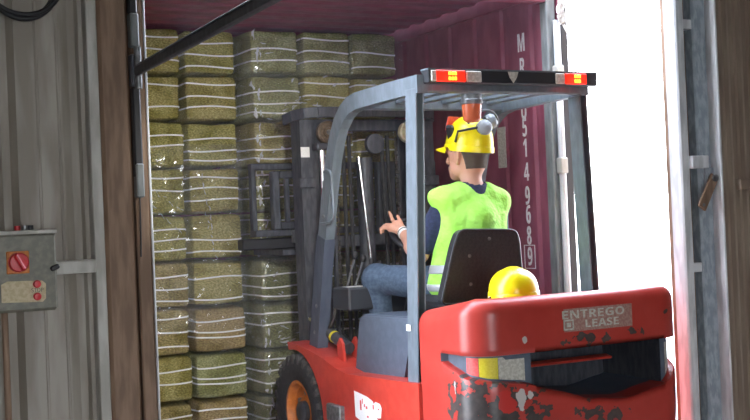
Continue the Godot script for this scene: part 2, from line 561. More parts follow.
func jambs() -> void:
	var t1 := struct("trim_1", "brown painted steel door post with a pale flange")
	part("post", Mb.new().boxa(-1.6289, -1.5138, 0, 3, 0.7921, 0.927, 0.012), M.brown_post, t1)
	part("inner_post", Mb.new().boxa(-1.5031, -1.4473, 0, 3, 0.7741, 0.918, 0.006), M.brown_post, t1)
	part("backing", Mb.new().boxa(-1.539, -1.4851, 0, 3, 0.7831, 0.873, 0.0), M.mast, t1)
	part("flange", Mb.new().boxa(-1.6739, -1.6334, 0, 3, 0.864, 0.9315, 0.004), M.pale_trim, t1)
	part("edge_strip", Mb.new().boxa(-1.4469, -1.4392, 0, 3, 0.7831, 0.9216, 0.002), M.white_paint, t1)
	var t2 := struct("trim_2", "pale steel door frame posts with short rungs")
	part("outer_post", Mb.new().boxa(1.252, 1.312, 0, 3, 0.846, 0.936, 0.008), M.white_paint, t2)
	part("back_web", Mb.new().boxa(1.26, 1.46, 0, 3, 0.82, 0.862, 0.0), M.brown_post, t2)
	part("inner_post", Mb.new().boxa(1.372, 1.463, 0, 3, 0.86, 0.927, 0.008), M.bluegrey_paint, t2)
	part("return_flange", Mb.new().boxa(1.463, 1.476, 0, 3, 0.84, 0.99, 0.003), M.white_paint, t2)
	for y in [2.332, 1.113]:
		part("rung", Mb.new().boxa(1.31, 1.374, y - 0.024, y + 0.024, 0.864, 0.922, 0.003), M.white_paint, t2)
	part("rung", Mb.new().boxa(1.308, 1.42, 1.608, 1.6709, 0.9, 0.954, 0.004), M.white_paint, t2)

# ---------------------------------------------------------------- shipping container
func container() -> void:
	var c := thing("shipping_container", "maroon shipping container with open doors, backed up to the warehouse doorway", "container", Vector3(0, -0.16, -3))
	var H := 2.717
	# side walls: trapezoidal corrugation, inner crests at x = +-1.175
	for s in [1, -1]:
		var p := PackedVector2Array()
		p.append(Vector2(1.22, -0.05))
		p.append(Vector2(1.175, -0.05))
		var z := -0.12
		while z > -5.9:
			for e in [[0.0, 1.175], [0.02, 1.19], [0.055, 1.19], [0.075, 1.175], [0.29, 1.175]]:
				p.append(Vector2(e[1], z - e[0]))
			z -= 0.30
		p.append(Vector2(1.175, -5.98))
		p.append(Vector2(1.22, -5.98))
		part("side_panel", Mb.new().prism(p, Vector3(0, 0, 0), Vector3(s, 0, 0), Vector3(0, 0, 1), Vector3(0, H, 0)), M.maroon, c)
		part("top_rail", Mb.new().boxa(s * 1.162, s * 1.22, H - 0.07, H + 0.06, -5.98, -0.06, 0.006), M.maroon, c)
		part("bottom_rail", Mb.new().boxa(s * 1.16, s * 1.22, -0.155, 0.03, -5.98, -0.06, 0.006), M.maroon, c)
		part("corner_post", Mb.new().boxa(s * 1.162, s * 1.222, -0.155, H + 0.06, -0.07, 0.0, 0.006), M.grey_post, c)
		part("corner_post", Mb.new().boxa(s * 1.10, s * 1.222, -0.155, H + 0.06, -6.06, -5.96, 0.006), M.maroon, c)
		# door leaf folded back along the side, with its lock rod
		var d := part("door", Mb.new().boxa(s * 1.236, s * 1.276, -0.12, H + 0.02, -1.18, 0.015, 0.006), M.maroon, c)
		part("gasket", Mb.new().boxa(s * 1.232, s * 1.28, -0.12, H + 0.02, 0.012, 0.03, 0.004), M.dark_plastic, d)
		part("lock_rod", Mb.new().tube([Vector3(s * 1.207, 0.0, 0.026), Vector3(s * 1.207, 2.50, 0.026)], 0.02, 12), M.white_paint, c, "white painted vertical rod")
		for y in [0.55, 1.68, 2.2]:
			part("rod_bracket", Mb.new().boxa(s * 1.182, s * 1.232, y - 0.045, y + 0.045, 0.0, 0.05, 0.006), M.pale_trim, c)
	# roof: cross corrugation
	var r := PackedVector2Array()
	r.append(Vector2(-0.06, H + 0.05))
	var z2 := -0.06
	while z2 > -5.9:
		for e in [[0.0, H + 0.012], [0.03, H], [0.10, H], [0.13, H + 0.012], [0.2, H + 0.012]]:
			r.append(Vector2(z2 - e[0], e[1]))
		z2 -= 0.21
	r.append(Vector2(-5.98, H + 0.012))
	r.append(Vector2(-5.98, H + 0.05))
	part("roof_panel", Mb.new().prism(r, Vector3(-1.15, 0, 0), Vector3(0, 0, 1), Vector3.UP, Vector3(2.3, 0, 0)), M.maroon, c)
	part("header", Mb.new().boxa(-1.165, 1.165, H - 0.11, H + 0.06, -0.09, 0.0, 0.008), M.maroon, c)
	part("sill", Mb.new().boxa(-1.165, 1.165, -0.155, 0.0, -0.09, 0.0, 0.005), M.maroon, c)
	part("front_panel", Mb.new().boxa(-1.15, 1.15, -0.155, H, -6.04, -5.98, 0.0), M.maroon, c)
	for i in 8:
		part("floor_board", Mb.new().boxa(-1.16 + i * 0.29, -1.16 + i * 0.29 + 0.286, -0.03, 0.0, -5.98, -0.09, 0.002), M.plywood, c)
	part("floor_beams", Mb.new().boxa(-1.15, 1.15, -0.155, -0.03, -5.98, -0.09, 0.0), M.mast, c)
	# container number, one character under the other
	var font := SystemFont.new()
	font.font_names = PackedStringArray(["Droid Sans"])
	font.font_weight = 700
	var text := "MRKU5149689"
	var ys := [2.418, 2.275, 2.148, 2.022, 1.922, 1.801, 1.661, 1.521, 1.41, 1.287, 1.165]
	for i in text.length():
		var tm := TextMesh.new()
		tm.text = text[i]
		tm.font = font
		tm.font_size = 64
		tm.pixel_size = 0.00235
		tm.depth = 0.002
		var o := part("character", tm, M.letter, c)
		o.transform = Transform3D(Basis(Vector3(0, 0, 1), Vector3.UP, Vector3(-1, 0, 0)).scaled_local(Vector3(0.62, 0.98, 1.0)), Vector3(1.1738, ys[i], -0.28) - c.position)
	var bx := Mb.new()
	for e in [[-0.335, -0.330, 1.095, 1.235], [-0.231, -0.226, 1.095, 1.235], [-0.335, -0.226, 1.095, 1.100], [-0.335, -0.226, 1.230, 1.235]]:
		bx.boxa(1.1715, 1.1745, e[2], e[3], e[0], e[1], 0.0)
	part("number_frame", bx, M.letter, c)
	# notice taped to the wall
	tag(part("paper_notice", Mb.new().boxa(1.168, 1.1715, 1.70, 1.945, -0.56, -0.475, 0.0), M.sticker_white), "narrow pale paper strip stuck on the maroon container wall", "paper")
	# torn white wrapping tied to the top of the lock rod
	var rag := Mb.new()
	var g := []
	var rng := RandomNumberGenerator.new()
	rng.seed = 5
	for i in 12:
		var row := PackedVector3Array()
		for j in 7:
			row.append(Vector3(1.185 + j * 0.009 + rng.randf_range(-0.006, 0.006), 2.47 + i * 0.0125, 0.068 + 0.014 * sin(j * 2.1 + i * 0.7) + rng.randf_range(-0.004, 0.004)))
		g.append(row)
	rag.sheet(g, func(_p): return Vector3(0, 0, 1))
	var rg := thing("plastic_rag", "torn white plastic knotted at the top of the white lock rod", "plastic", Vector3(1.207, 2.47, 0.05))
	part("knot", rag, M.white, rg)
	part("tail", Mb.new().bar(Vector3(1.225, 2.49, 0.055), Vector3(1.262, 2.42, 0.06), 0.018, 0.004, Vector3(0, 0, 1), 0.001), M.white, rg)

# ---------------------------------------------------------------- hay bales
const BW := 0.363
const BH := 0.299
const BD := 0.72
var noise := FastNoiseLite.new()

func bale_skin(p: Vector3, sd: int) -> Vector3:
	# p on the unit cube surface -> rounded, slightly bulging block with pressed hay unevenness
	var half := Vector3(BW, BH, BD) * 0.5
	var r := 0.040
	var q := p * half
	var inner := q.clamp(-half + Vector3(r, r, r), half - Vector3(r, r, r))
	var d := (q - inner)
	var nn := d.normalized() if d.length() > 1e-6 else p.normalized()
	var w := inner + nn * r
	var off := noise.get_noise_3d(w.x * 26 + sd * 31, w.y * 26, w.z * 26) * 0.011 + noise.get_noise_3d(w.x * 7 + sd * 17, w.y * 7, w.z * 7) * 0.012 - 0.010
	if absf(p.z) > 0.99: off += 0.008 * cos(p.y * 1.5) * cos(p.x * 1.5)
	else: off = minf(off, 0.0)
	return w + nn * off + Vector3(0, BH * 0.5, -BD * 0.5)

func bale_mesh(sd: int) -> Mb:
	var b := Mb.new()
	b.smooth = true
	var faces := [[Vector3(0, 0, 1), 16, 14], [Vector3(-1, 0, 0), 12, 12], [Vector3(1, 0, 0), 12, 12], [Vector3(0, 1, 0), 16, 12], [Vector3(0, -1, 0), 6, 6], [Vector3(0, 0, -1), 4, 4]]
	for fc in faces:
		var nrm: Vector3 = fc[0]
		var u := Vector3(0, 1, 0) if absf(nrm.y) < 0.5 else Vector3(0, 0, 1)
		var w := nrm.cross(u)
		var A: int = fc[1]
		var B: int = fc[2]
		var g := []
		for i in A + 1:
			var row := []
			for j in B + 1:
				# points crowd towards the edges so that the rounding is smooth
				var s := sin((float(i) / A - 0.5) * PI)
				var t := sin((float(j) / B - 0.5) * PI)
				row.append(bale_skin(nrm + u * t + w * s, sd))
			g.append(row)
		for i in A:
			for j in B:
				b.quad(g[i][j], g[i][j + 1], g[i + 1][j + 1], g[i + 1][j], nrm)
	return b

func strap_mesh(sd: int, yy: float) -> Mb:
	var b := Mb.new()
	var path := []
	var nor := []
	var y := yy * 2.0 - 1.0
	for i in 7: path.append(Vector3(-1, y, -0.6 + i * 1.6 / 6.0)); nor.append(Vector3(-1, 0, 0))
	for i in 13: path.append(Vector3(-1 + i / 6.0, y, 1)); nor.append(Vector3(0, 0, 1))
	for i in 7: path.append(Vector3(1, y, 1.0 - i * 1.6 / 6.0)); nor.append(Vector3(1, 0, 0))
	var rows := [PackedVector3Array(), PackedVector3Array(), PackedVector3Array(), PackedVector3Array()]
	for i in path.size():
		var p: Vector3 = bale_skin(path[i], sd)
		var o: Vector3 = (path[i] * Vector3(1, 0, 1)).normalized() if i in [6, 7, 19, 20] else nor[i]
		var sag := 0.006 * sin(i * 0.36 + sd * 1.7 + yy * 5.0)
		rows[0].append(p + Vector3(0, -0.0050 + sag, 0)); rows[1].append(p + o * 0.006 + Vector3(0, -0.0050 + sag, 0))
		rows[2].append(p + o * 0.006 + Vector3(0, 0.0050 + sag, 0)); rows[3].append(p + Vector3(0, 0.0050 + sag, 0))
	b.sheet(rows, func(q): return q - Vector3(0, q.y, -BD * 0.5))
	return b

func bales() -> void:
	noise.seed = 3
	noise.frequency = 0.12
	noise.fractal_octaves = 3
	var V := 8
	var meshes := []
	var straps := []
	for i in V:
		meshes.append(bale_mesh(i).mesh())
		var s := []
		for y in [[0.22, 0.5, 0.72], [0.3, 0.52, 0.8], [0.18, 0.44, 0.7], [0.26, 0.47, 0.68], [0.3, 0.55, 0.78], [0.2, 0.52, 0.82], [0.34, 0.46, 0.7], [0.16, 0.36, 0.62]][i]:
			s.append(strap_mesh(i, y).mesh())
		straps.append(s)
	var rng := RandomNumberGenerator.new()
	rng.seed = 11
	var cols := [
		[1.156 - BW * 0.5, -1.72, "in the column against the maroon right wall"],
		[1.16 - 0.373 * 1.5, -1.715, "in the middle column of the wrapped block"],
		[1.16 - 0.373 * 2.5, -1.725, "in the wrapped column beside the dark gap"],
		[1.13 - 0.373 * 3.5 - 0.01, -1.83, "in the bare column beside the dark gap"],
		[1.13 - 0.373 * 4.5 - 0.015, -1.825, "in the bare column next to the brown post"],
		[1.13 - 0.373 * 5.5 - 0.02, -1.835, "in the bare column against the left container wall"]]
	var order := ["topmost", "second from the top", "third from the top", "fourth from the top", "fifth from the top", "fourth from the bottom", "third from the bottom", "second from the bottom", "bottommost"]
	for c in cols.size():
		for r in 9:
			var k := rng.randi_range(0, V - 1)
			var hay := rng.randi_range(0, 1) if r < 5 else rng.randi_range(1, 4)
			if c < 3: hay = [3, 0, 3, 1][rng.randi_range(0, 3)]
			if c < 3 and r > 4: hay = 5
			var dz := rng.randf_range(-0.012, 0.012)
			if c == 2 and r > 4: dz += 0.03
			var o := thing("hay_bale", "hay bale, %s %s" % [order[r], cols[c][2]], "bale", Vector3(cols[c][0] + rng.randf_range(-0.003, 0.003), 0.004 + 0.300 * (8 - r), cols[c][1] + dz), "strapped hay bales stacked in the container")
			o.rotation.y = rng.randf_range(-0.012, 0.012)
			var loose := rng.randi_range(0, 9)   # now and then a strap has snapped
			for e in [["body", meshes[k], M["hay%d" % hay]], ["strap", straps[k][0], M.strap], ["strap", straps[k][1], M.strap], ["strap", straps[k][2], M.strap]]:
				if loose < 3 and e[1] == straps[k][loose]: continue
				var q := MeshInstance3D.new()
				q.name = e[0]
				q.mesh = e[1]
				q.material_override = e[2]
				o.add_child(q, true)

# crinkled stretch film: sheets with sharp creases a finger in front of the bales
func film_sheet(path: Array, out: Array, y0: float, y1: float, sd: int, cellw: float, amp: float) -> Mb:
	var fn := FastNoiseLite.new()
	fn.seed = sd
	fn.frequency = 1.0
	fn.fractal_type = FastNoiseLite.FRACTAL_RIDGED
	fn.fractal_octaves = 3
	var b := Mb.new()
	var pts := []
	var nn := []
	var len := 0.0
	var us := []
	for i in path.size() - 1:
		var a: Vector3 = path[i]
		var c: Vector3 = path[i + 1]
		var m := maxi(1, int(a.distance_to(c) / cellw))
		for k in (m + 1 if i == path.size() - 2 else m):
			var t := float(k) / m
			pts.append(a.lerp(c, t)); nn.append((out[i] as Vector3).lerp(out[i + 1], t).normalized()); us.append(len + a.distance_to(c) * t)
		len += a.distance_to(c)
	var rows := int((y1 - y0) / cellw)
	var g := []
	for i in rows + 1:
		var row := PackedVector3Array()
		var y := y0 + (y1 - y0) * i / rows
		for j in pts.size():
			var u: float = us[j]
			var h := fn.get_noise_3d(u * 9.0 + y * 3.0, y * 11.0, 0.0) * amp + fn.get_noise_3d(u * 3.0 - y * 2.2, y * 4.0, 9.0) * amp * 1.4
			# pulled in between the bale layers
			var inb := absf(fposmod(y / 0.300, 1.0) - 0.5) * 2.0
			row.append(pts[j] + nn[j] * (h - 0.012 * pow(inb, 6.0)) + Vector3(0, y, 0))
		g.append(row)
	b.sheet(g, func(q): return Vector3(-0.3, 0, 1))
	return b

# a bunched ribbon of film from (x, y) to (x, y), rippled across its length
func fold(mb: Mb, e: Array, z: float, rng: RandomNumberGenerator) -> void:
	var a := Vector3(e[0], e[1], 0)
	var b := Vector3(e[2], e[3], 0)
	var m := maxi(3, int(a.distance_to(b) / 0.012))
	var side := (b - a).normalized().cross(Vector3(0, 0, 1))
	var g := []
	var wob := 0.0
	for i in m + 1:
		var t := float(i) / m
		wob = clampf(wob + rng.randf_range(-0.006, 0.006), -0.012, 0.012)
		var w: float = e[4] * (0.25 + rng.randf_range(0.2, 0.9)) * sqrt(clampf(minf(t, 1.0 - t) * 6.0, 0.05, 1.0))
		var row := PackedVector3Array()
		for k in 5:
			var u := (k - 2) / 2.0
			var x0 := a.lerp(b, t) + side * (u * w * 0.6 + wob)
			# round the bale's edge the ribbon follows the film back
			var back := 0.06 - sqrt(maxf(0.0, 0.0036 - pow(clampf(0.082 - x0.x, 0.0, 0.06), 2.0))) if x0.x < 0.082 and x0.x > 0.0 else 0.0
			row.append(x0 + Vector3(0, 0, z - back + 0.006 * (1.0 - u * u) + rng.randf_range(-0.005, 0.005)))
		g.append(row)
	for i in m:
		for k in 4:
			mb.tri(g[i][k], g[i][k + 1], g[i + 1][k + 1], Vector3(0, 0, 1))
			mb.tri(g[i][k], g[i + 1][k + 1], g[i + 1][k], Vector3(0, 0, 1))

func films() -> void:
	var z := -1.678
	var path := [Vector3(0.022, 0, -2.40), Vector3(0.022, 0, z - 0.06)]
	var out := [Vector3(-1, 0, 0), Vector3(-1, 0, 0)]
	for i in range(1, 5):
		var t := PI * 0.5 * i / 4.0
		path.append(Vector3(0.082 - 0.06 * cos(t), 0, z - 0.06 + 0.06 * sin(t)))
		out.append(Vector3(-cos(t), 0, sin(t)))
	path.append(Vector3(1.15, 0, z))
	out.append(Vector3(0, 0, 1))
	var wrap := part("stretch_film", film_sheet(path, out, 0.02, 2.64, 21, 0.012, 0.014), M.film)
	tag(wrap, "crinkled clear stretch film round the right-hand block of bales", "film")
	# bunched white folds of the wrap; their white also paints in its glints
	var rng := RandomNumberGenerator.new()
	rng.seed = 77
	var bits := Mb.new()
	for r in 9:
		var yb := r * 0.3 - 0.03
		if r == 3: continue
		for k in 9:
			var y := yb + rng.randf_range(0.03, 0.27)
			var x := rng.randf_range(0.035, 0.095) if k < 7 else rng.randf_range(0.1, 0.22)
			var l := rng.randf_range(0.02, 0.075)
			var up := Vector2(rng.randf_range(-0.3, 0.3), 1.0) if k < 7 else Vector2(1.0, rng.randf_range(-0.4, 0.4))
			up = up.normalized() * l
			fold(bits, [x, y, x + up.x, y + up.y, rng.randf_range(0.006, 0.015)], z + 0.014, rng)
	for e in [[0.22, 0.50, 2.10, 2.24, 22], [0.12, 0.40, 0.48, 0.72, 26], [0.10, 0.42, 0.95, 1.1, 8], [0.3, 0.9, 2.3, 2.5, 6]]:
		for k in int(e[4]):
			var x := rng.randf_range(e[0], e[1])
			var y := rng.randf_range(e[2], e[3])
			fold(bits, [x, y, x + rng.randf_range(0.015, 0.06), y + rng.randf_range(-0.012, 0.022), rng.randf_range(0.004, 0.011)], z + 0.014, rng)
	var fb := part("film_glint_folds", bits, M.film_glint_fold, wrap, "white creases and painted glints in the stretch film")
	fb.set_meta("kind", "stuff")
	var g := film_sheet([Vector3(-1.14, 0, -1.785), Vector3(-0.02, 0, -1.785)], [Vector3(0, 0, 1), Vector3(0, 0, 1)], 0.75, 1.95, 33, 0.014, 0.011)
	tag(part("stretch_film", g, M.film), "loose clear film hanging across the bare bales beside the post", "film")
	var hang := get_node("stretch_film_001")
	var more := Mb.new()
	for e in [[-0.86, 1.62, -0.56, 1.50], [-0.80, 1.72, -0.45, 1.40], [-0.62, 1.66, -0.42, 1.52], [-0.30, 1.78, -0.24, 1.40], [-0.28, 1.52, -0.22, 1.20], [-0.70, 1.02, -0.60, 0.92]]:
		for k in 7:   # broken runs along each crease
			var t := k / 7.0 + rng.randf_range(0.0, 0.06)
			var p := Vector2(e[0], e[1]).lerp(Vector2(e[2], e[3]), t)
			var q := Vector2(e[0], e[1]).lerp(Vector2(e[2], e[3]), t + rng.randf_range(0.05, 0.12))
			fold(more, [p.x, p.y, q.x, q.y, rng.randf_range(0.003, 0.007)], -1.768, rng)
	var fh := part("film_glint_folds", more, M.film_glint_fold, hang, "white creases and painted glints in the hanging film")  # creases of the hanging film, glints painted in by the white
	fh.set_meta("kind", "stuff")

# ---------------------------------------------------------------- forklift
const FX := 0.445

func strip(path: PackedVector2Array, w0: float, w1: float) -> PackedVector2Array:
	var a := PackedVector2Array()
	var b := PackedVector2Array()
	var m := path.size()
	for i in m:
		var t := (path[mini(i + 1, m - 1)] - path[maxi(i - 1, 0)]).normalized()
		var o := Vector2(-t.y, t.x) * lerpf(w0, w1, float(i) / (m - 1)) * 0.5
		a.append(path[i] + o)
		b.append(path[i] - o)
	b.reverse()
	a.append_array(b)
	return a

# counterweight skin: s runs round the plan from the left front to the right front
func cw_plan(s: float) -> Array:
	var d := s * 1.95
	var p: Vector2
	var nrm: Vector2
	if d < 0.34:
		p = Vector2(-0.11, 0.64 + d); nrm = Vector2(-1, 0)
	elif d < 0.56:
		var a := (d - 0.34) / 0.22 * PI * 0.5
		p = Vector2(0.03 - 0.14 * cos(a), 0.98 + 0.14 * sin(a)); nrm = Vector2(-cos(a), sin(a))
	elif d < 1.39:
		p = Vector2(0.03 + (d - 0.56) * 1.0843, 1.12); nrm = Vector2(0, 1)
	elif d < 1.61:
		var a := (d - 1.39) / 0.22 * PI * 0.5
		p = Vector2(0.93 + 0.14 * sin(a), 0.98 + 0.14 * cos(a)); nrm = Vector2(sin(a), cos(a))
	else:
		p = Vector2(1.07, 0.98 - (d - 1.61)); nrm = Vector2(1, 0)
	var bulge := 0.015 * (1.0 - pow((p.x - FX) / 0.555, 2.0))
	p.y += bulge * clampf((p.y - 0.64) / 0.48, 0.0, 1.0)
	return [p, nrm]

func cw_at(s: float, y: float, off: float) -> Vector3:
	var q := cw_plan(clampf(s, 0.0, 1.0))
	var p: Vector2 = q[0] + q[1] * (off - 0.05 * pow(clampf((0.55 - y) / 0.4, 0.0, 1.0), 2.0))
	return Vector3(p.x, y, p.y)

func cw_low(s: float) -> float:
	var k := [[0.095, 0.762], [0.13, 0.742], [0.20, 0.705], [0.26, 0.69], [0.33, 0.675], [0.42, 0.625], [0.5, 0.575], [0.6, 0.556], [0.7, 0.59], [0.78, 0.655], [0.86, 0.72], [0.905, 0.765]]
	for i in k.size() - 1:
		if s <= k[i + 1][0]:
			return lerpf(k[i][1], k[i + 1][1], smoothstep(0, 1, clampf((s - k[i][0]) / (k[i + 1][0] - k[i][0]), 0, 1)) * 0.5 + clampf((s - k[i][0]) / (k[i + 1][0] - k[i][0]), 0, 1) * 0.5)
	return 0.765

func cw_paint() -> ImageTexture:
	var W := 900
	var H := 400
	var im := Image.create(W, H, false, Image.FORMAT_RGB8)
	var n1 := FastNoiseLite.new()
	n1.seed = 71
	n1.frequency = 0.03
	n1.fractal_octaves = 4
	var n2 := FastNoiseLite.new()
	n2.seed = 72
	n2.frequency = 0.008
	# bare patches: centre s, centre y, radii, bias (chips where the paint has come off)
	var spots := [[0.505, 0.848, 0.055, 0.03, 0.25], [0.63, 0.86, 0.02, 0.028, 0.2], [0.215, 0.58, 0.07, 0.12, 0.75], [0.27, 0.53, 0.09, 0.13, 0.6], [0.17, 0.56, 0.035, 0.13, 0.4], [0.50, 0.50, 0.05, 0.05, 0.3], [0.56, 0.49, 0.03, 0.04, 0.3], [0.72, 0.93, 0.012, 0.03, 0.1], [0.78, 0.55, 0.03, 0.06, 0.1], [0.36, 0.52, 0.05, 0.05, 0.1]]
	var whites := [[0.338, 0.862, 0.005, 0.014, 0.6], [0.325, 0.60, 0.010, 0.085, 0.35], [0.345, 0.63, 0.006, 0.03, 0.3], [0.152, 0.64, 0.004, 0.06, 0.0]]
	for x in W:
		for y in H:
			var s := float(x) / W
			var yy := 1.08 - 0.9 * y / H
			var a := n1.get_noise_2d(x, y)
			var c := rgb(172, 52, 44).lerp(rgb(184, 66, 56), 0.5 + 0.7 * n2.get_noise_2d(x, y) + 0.2 * a)
			for p in spots:
				var d: float = Vector2((s - p[0]) / p[2], (yy - p[1]) / p[3]).length()
				if d < 1.6 and a * 1.8 + p[4] + 0.35 - d > 0.0 and (d < 0.9 or a > 0.0):
					c = rgb(54, 50, 50).lerp(rgb(78, 70, 66), 0.5 + a)
			if yy < 0.67 and s > 0.255 and s < 0.315 and Vector2((s - 0.288) / 0.022, (yy - 0.60) / 0.05).length() + a * 0.5 < 1.0:
				c = rgb(196, 52, 46)
			for p in whites:
				var d: float = Vector2((s - p[0]) / p[2], (yy - p[1]) / p[3]).length()
				if d < 1.5 and a * 1.6 + p[4] + 0.5 - d > 0.0:
					c = rgb(196, 190, 186)
			im.set_pixel(x, y, c)
	return ImageTexture.create_from_image(im)

func counterweight(f: Node3D) -> void:
	var red := mat(Color.WHITE, 0.33)
	red.albedo_texture = cw_paint()
	red.texture_repeat = false
	var body := Mb.new()
	var dark := Mb.new()
	var core := Mb.new()
	var ns := 150
	var low := []
	var upper := []
	var uvl := []
	var uvu := []
	var s0 := 0.095
	var s1 := 0.905
	var ss := []
	for i in ns + 1: ss.append(float(i) / ns)
	ss.append(s0); ss.append(s0 + 0.004); ss.append(s1 - 0.004); ss.append(s1)
	ss.append(0.362); ss.append(0.363); ss.append(0.712); ss.append(0.713)
	ss.sort()
	var YT := 0.808
	for s in ss:
		var inside: bool = s >= s0 - 1e-6 and s <= s1 + 1e-6
		var depth := 0.035 * clampf(minf(s - s0, s1 - s) / 0.004, 0.0, 1.0) if inside else 0.0
		if s > 0.3625 and s < 0.7125: depth = 0.46   # the air outlet goes deep into the casting
		var yb := cw_low(clampf(s, s0, s1))
		var top := 0.99 + 0.062 * clampf((cw_plan(s)[0].y - 0.64) / 0.4, 0.0, 1.0)
		var rl := PackedVector3Array()
		var ul := PackedVector2Array()
		for k in 14:
			var y := lerpf(0.18, yb, k / 13.0)
			rl.append(cw_at(s, y, 0.0))
		rl.append(cw_at(s, yb + 0.004, -depth * 0.25))
		rl.append(cw_at(s, yb + 0.008, -depth))
		for k in range(1, 7): rl.append(cw_at(s, lerpf(yb + 0.008, YT - 0.006, k / 6.0), -depth))
		rl.append(cw_at(s, YT - 0.003, -depth * 0.5))
		for k in 8: rl.append(cw_at(s, lerpf(YT, top - 0.07, k / 7.0), 0.0))
		for k in range(1, 7):
			var a := k / 6.0 * PI * 0.5
			rl.append(cw_at(s, top - 0.07 + 0.07 * sin(a), -0.07 * (1.0 - cos(a))))
		for k in range(1, 5):
			var e := cw_at(s, top, -0.07)
			var tz := 0.66
			var w := e.lerp(Vector3(lerpf(e.x, FX, 0.0), 0, tz), 0.0)
			w = Vector3(lerpf(e.x, FX, 0.25 * k * 0.9), 0, lerpf(e.z, tz, 0.25 * k))
			w.y = 0.99 + 0.062 * clampf((w.z - 0.64) / 0.4, 0.0, 1.0)
			rl.append(w)
		for q in rl: ul.append(Vector2(s, (1.08 - q.y) / 0.9))
		low.append(rl)
		uvl.append(ul)
	# split: recess floor rows inside the band become the dark panel
	var cols := low.size()
	var rows: int = low[0].size()
	var outc := Vector3(FX, 0.6, 0.6)
	var N := []
	for i in cols:
		var rn := PackedVector3Array()
		for j in rows:
			var a: Vector3 = low[mini(i + 1, cols - 1)][j] - low[maxi(i - 1, 0)][j]
			var b: Vector3 = low[i][mini(j + 1, rows - 1)] - low[i][maxi(j - 1, 0)]
			var fn := a.cross(b).normalized()
			if fn.dot(low[i][j] - outc) < 0: fn = -fn
			rn.append(fn)
		N.append(rn)
	for i in cols - 1:
		var mid: float = (ss[i] + ss[i + 1]) * 0.5
		for j in rows - 1:
			var into: Mb = body
			if mid > s0 and mid < s1 and j >= 15 and j <= 21: into = dark
			if mid > 0.3615 and mid < 0.7135 and j >= 14 and j <= 22: into = core if mid > 0.3625 and mid < 0.7125 and j >= 15 and j <= 20 else dark
			var P := [low[i][j], low[i + 1][j], low[i + 1][j + 1], low[i][j + 1]]
			var Q := [N[i][j], N[i + 1][j], N[i + 1][j + 1], N[i][j + 1]]
			var U := [uvl[i][j], uvl[i + 1][j], uvl[i + 1][j + 1], uvl[i][j + 1]]
			if into != body or (j >= 13 and j <= 22 and mid > s0 and mid < s1):
				var fn: Vector3 = (P[1] - P[0]).cross(P[3] - P[0]).normalized()
				if fn.dot(P[0] - outc) < 0: fn = -fn
				Q = [fn, fn, fn, fn]
			for t in [[0, 1, 2], [0, 2, 3]]:
				var before := into.v.size()
				into.trin(P[t[0]], P[t[1]], P[t[2]], Q[t[0]], Q[t[1]], Q[t[2]])
				for k in range(before, into.v.size()):
					for e in 4:
						if into.v[k] == P[e]:
							into.uv.append(U[e])
							break
	dark.uv.clear()
	core.uv.clear()
	var cw := part("counterweight", body, red, f)
	part("recess_panel", dark, M.hood, cw, "slate grey panel in the counterweight recess")
	part("radiator_core", core, M.mast, cw, "radiator at the bottom of the deep air outlet")
	# louvre deep in the air outlet
	part("louvre", Mb.new().box(Vector3(0.53, 0.705, 0.80), Vector3(0.66, 0.012, 0.05), 0.003, Basis(Vector3.RIGHT, 0.2)), M.red, cw)
	# reflective stickers in the recess
	for e in [[0.179, 0.223, "red_sticker", M.sticker_red, ""], [0.224, 0.280, "yellow_sticker", M.sticker_yellow, ""], [0.281, 0.346, "white_sticker", M.sticker_white, ""], [0.735, 0.785, "white_sticker", M.sticker_white, ""], [0.786, 0.84, "yellow_sticker", M.sticker_yellow, ""]]:
		var g := []
		for k in 11:
			var s := lerpf(e[0], e[1], k / 10.0)
			var row := PackedVector3Array()
			for j in 5: row.append(cw_at(s, lerpf(cw_low(s) + 0.016, YT - 0.012 - 0.012 * float(s > 0.3), j / 4.0), -0.0335))
			g.append(row)
		part(e[2], Mb.new().sheet(g, func(q): return q - outc), e[3], cw)
	# maker's decal: grey plate, lettering and a square badge
	var g2 := []
	for k in 13:
		var row := PackedVector3Array()
		for j in 4: row.append(cw_at(lerpf(0.438, 0.622, k / 12.0), lerpf(0.882, 0.985, j / 3.0), 0.0012))
		g2.append(row)
	var dec := part("decal", Mb.new().sheet(g2, func(q): return q - outc), M.decal, cw, "worn pale decal with red and grey lettering")
	var font := SystemFont.new()
	font.font_names = PackedStringArray(["Droid Sans"])
	font.font_weight = 700
	for e in [["ENTREGO", 0.513, 0.957, 1.58, 0.00104, M.sticker_white], ["LEASE", 0.560, 0.912, 1.5, 0.00098, M.sticker_white]]:
		var tm := TextMesh.new()
		tm.text = e[0]
		tm.font = font
		tm.font_size = 48
		tm.pixel_size = e[4]
		tm.depth = 0.001
		var o := part("lettering", tm, e[5], dec)
		o.transform = Transform3D(Basis.IDENTITY.scaled_local(Vector3(e[3], 1, 1)), Vector3(e[1], e[2], 1.1372) - origin_of(dec))
	var bd := Mb.new()
	for e in [[0.345, 0.401, 0.890, 0.897], [0.345, 0.401, 0.930, 0.937], [0.345, 0.352, 0.890, 0.937], [0.394, 0.401, 0.890, 0.937], [0.362, 0.384, 0.904, 0.923]]:
		bd.boxa(e[0], e[1], e[2], e[3], 1.1355, 1.1385, 0.0)
	part("badge", bd, M.sticker_white, dec)

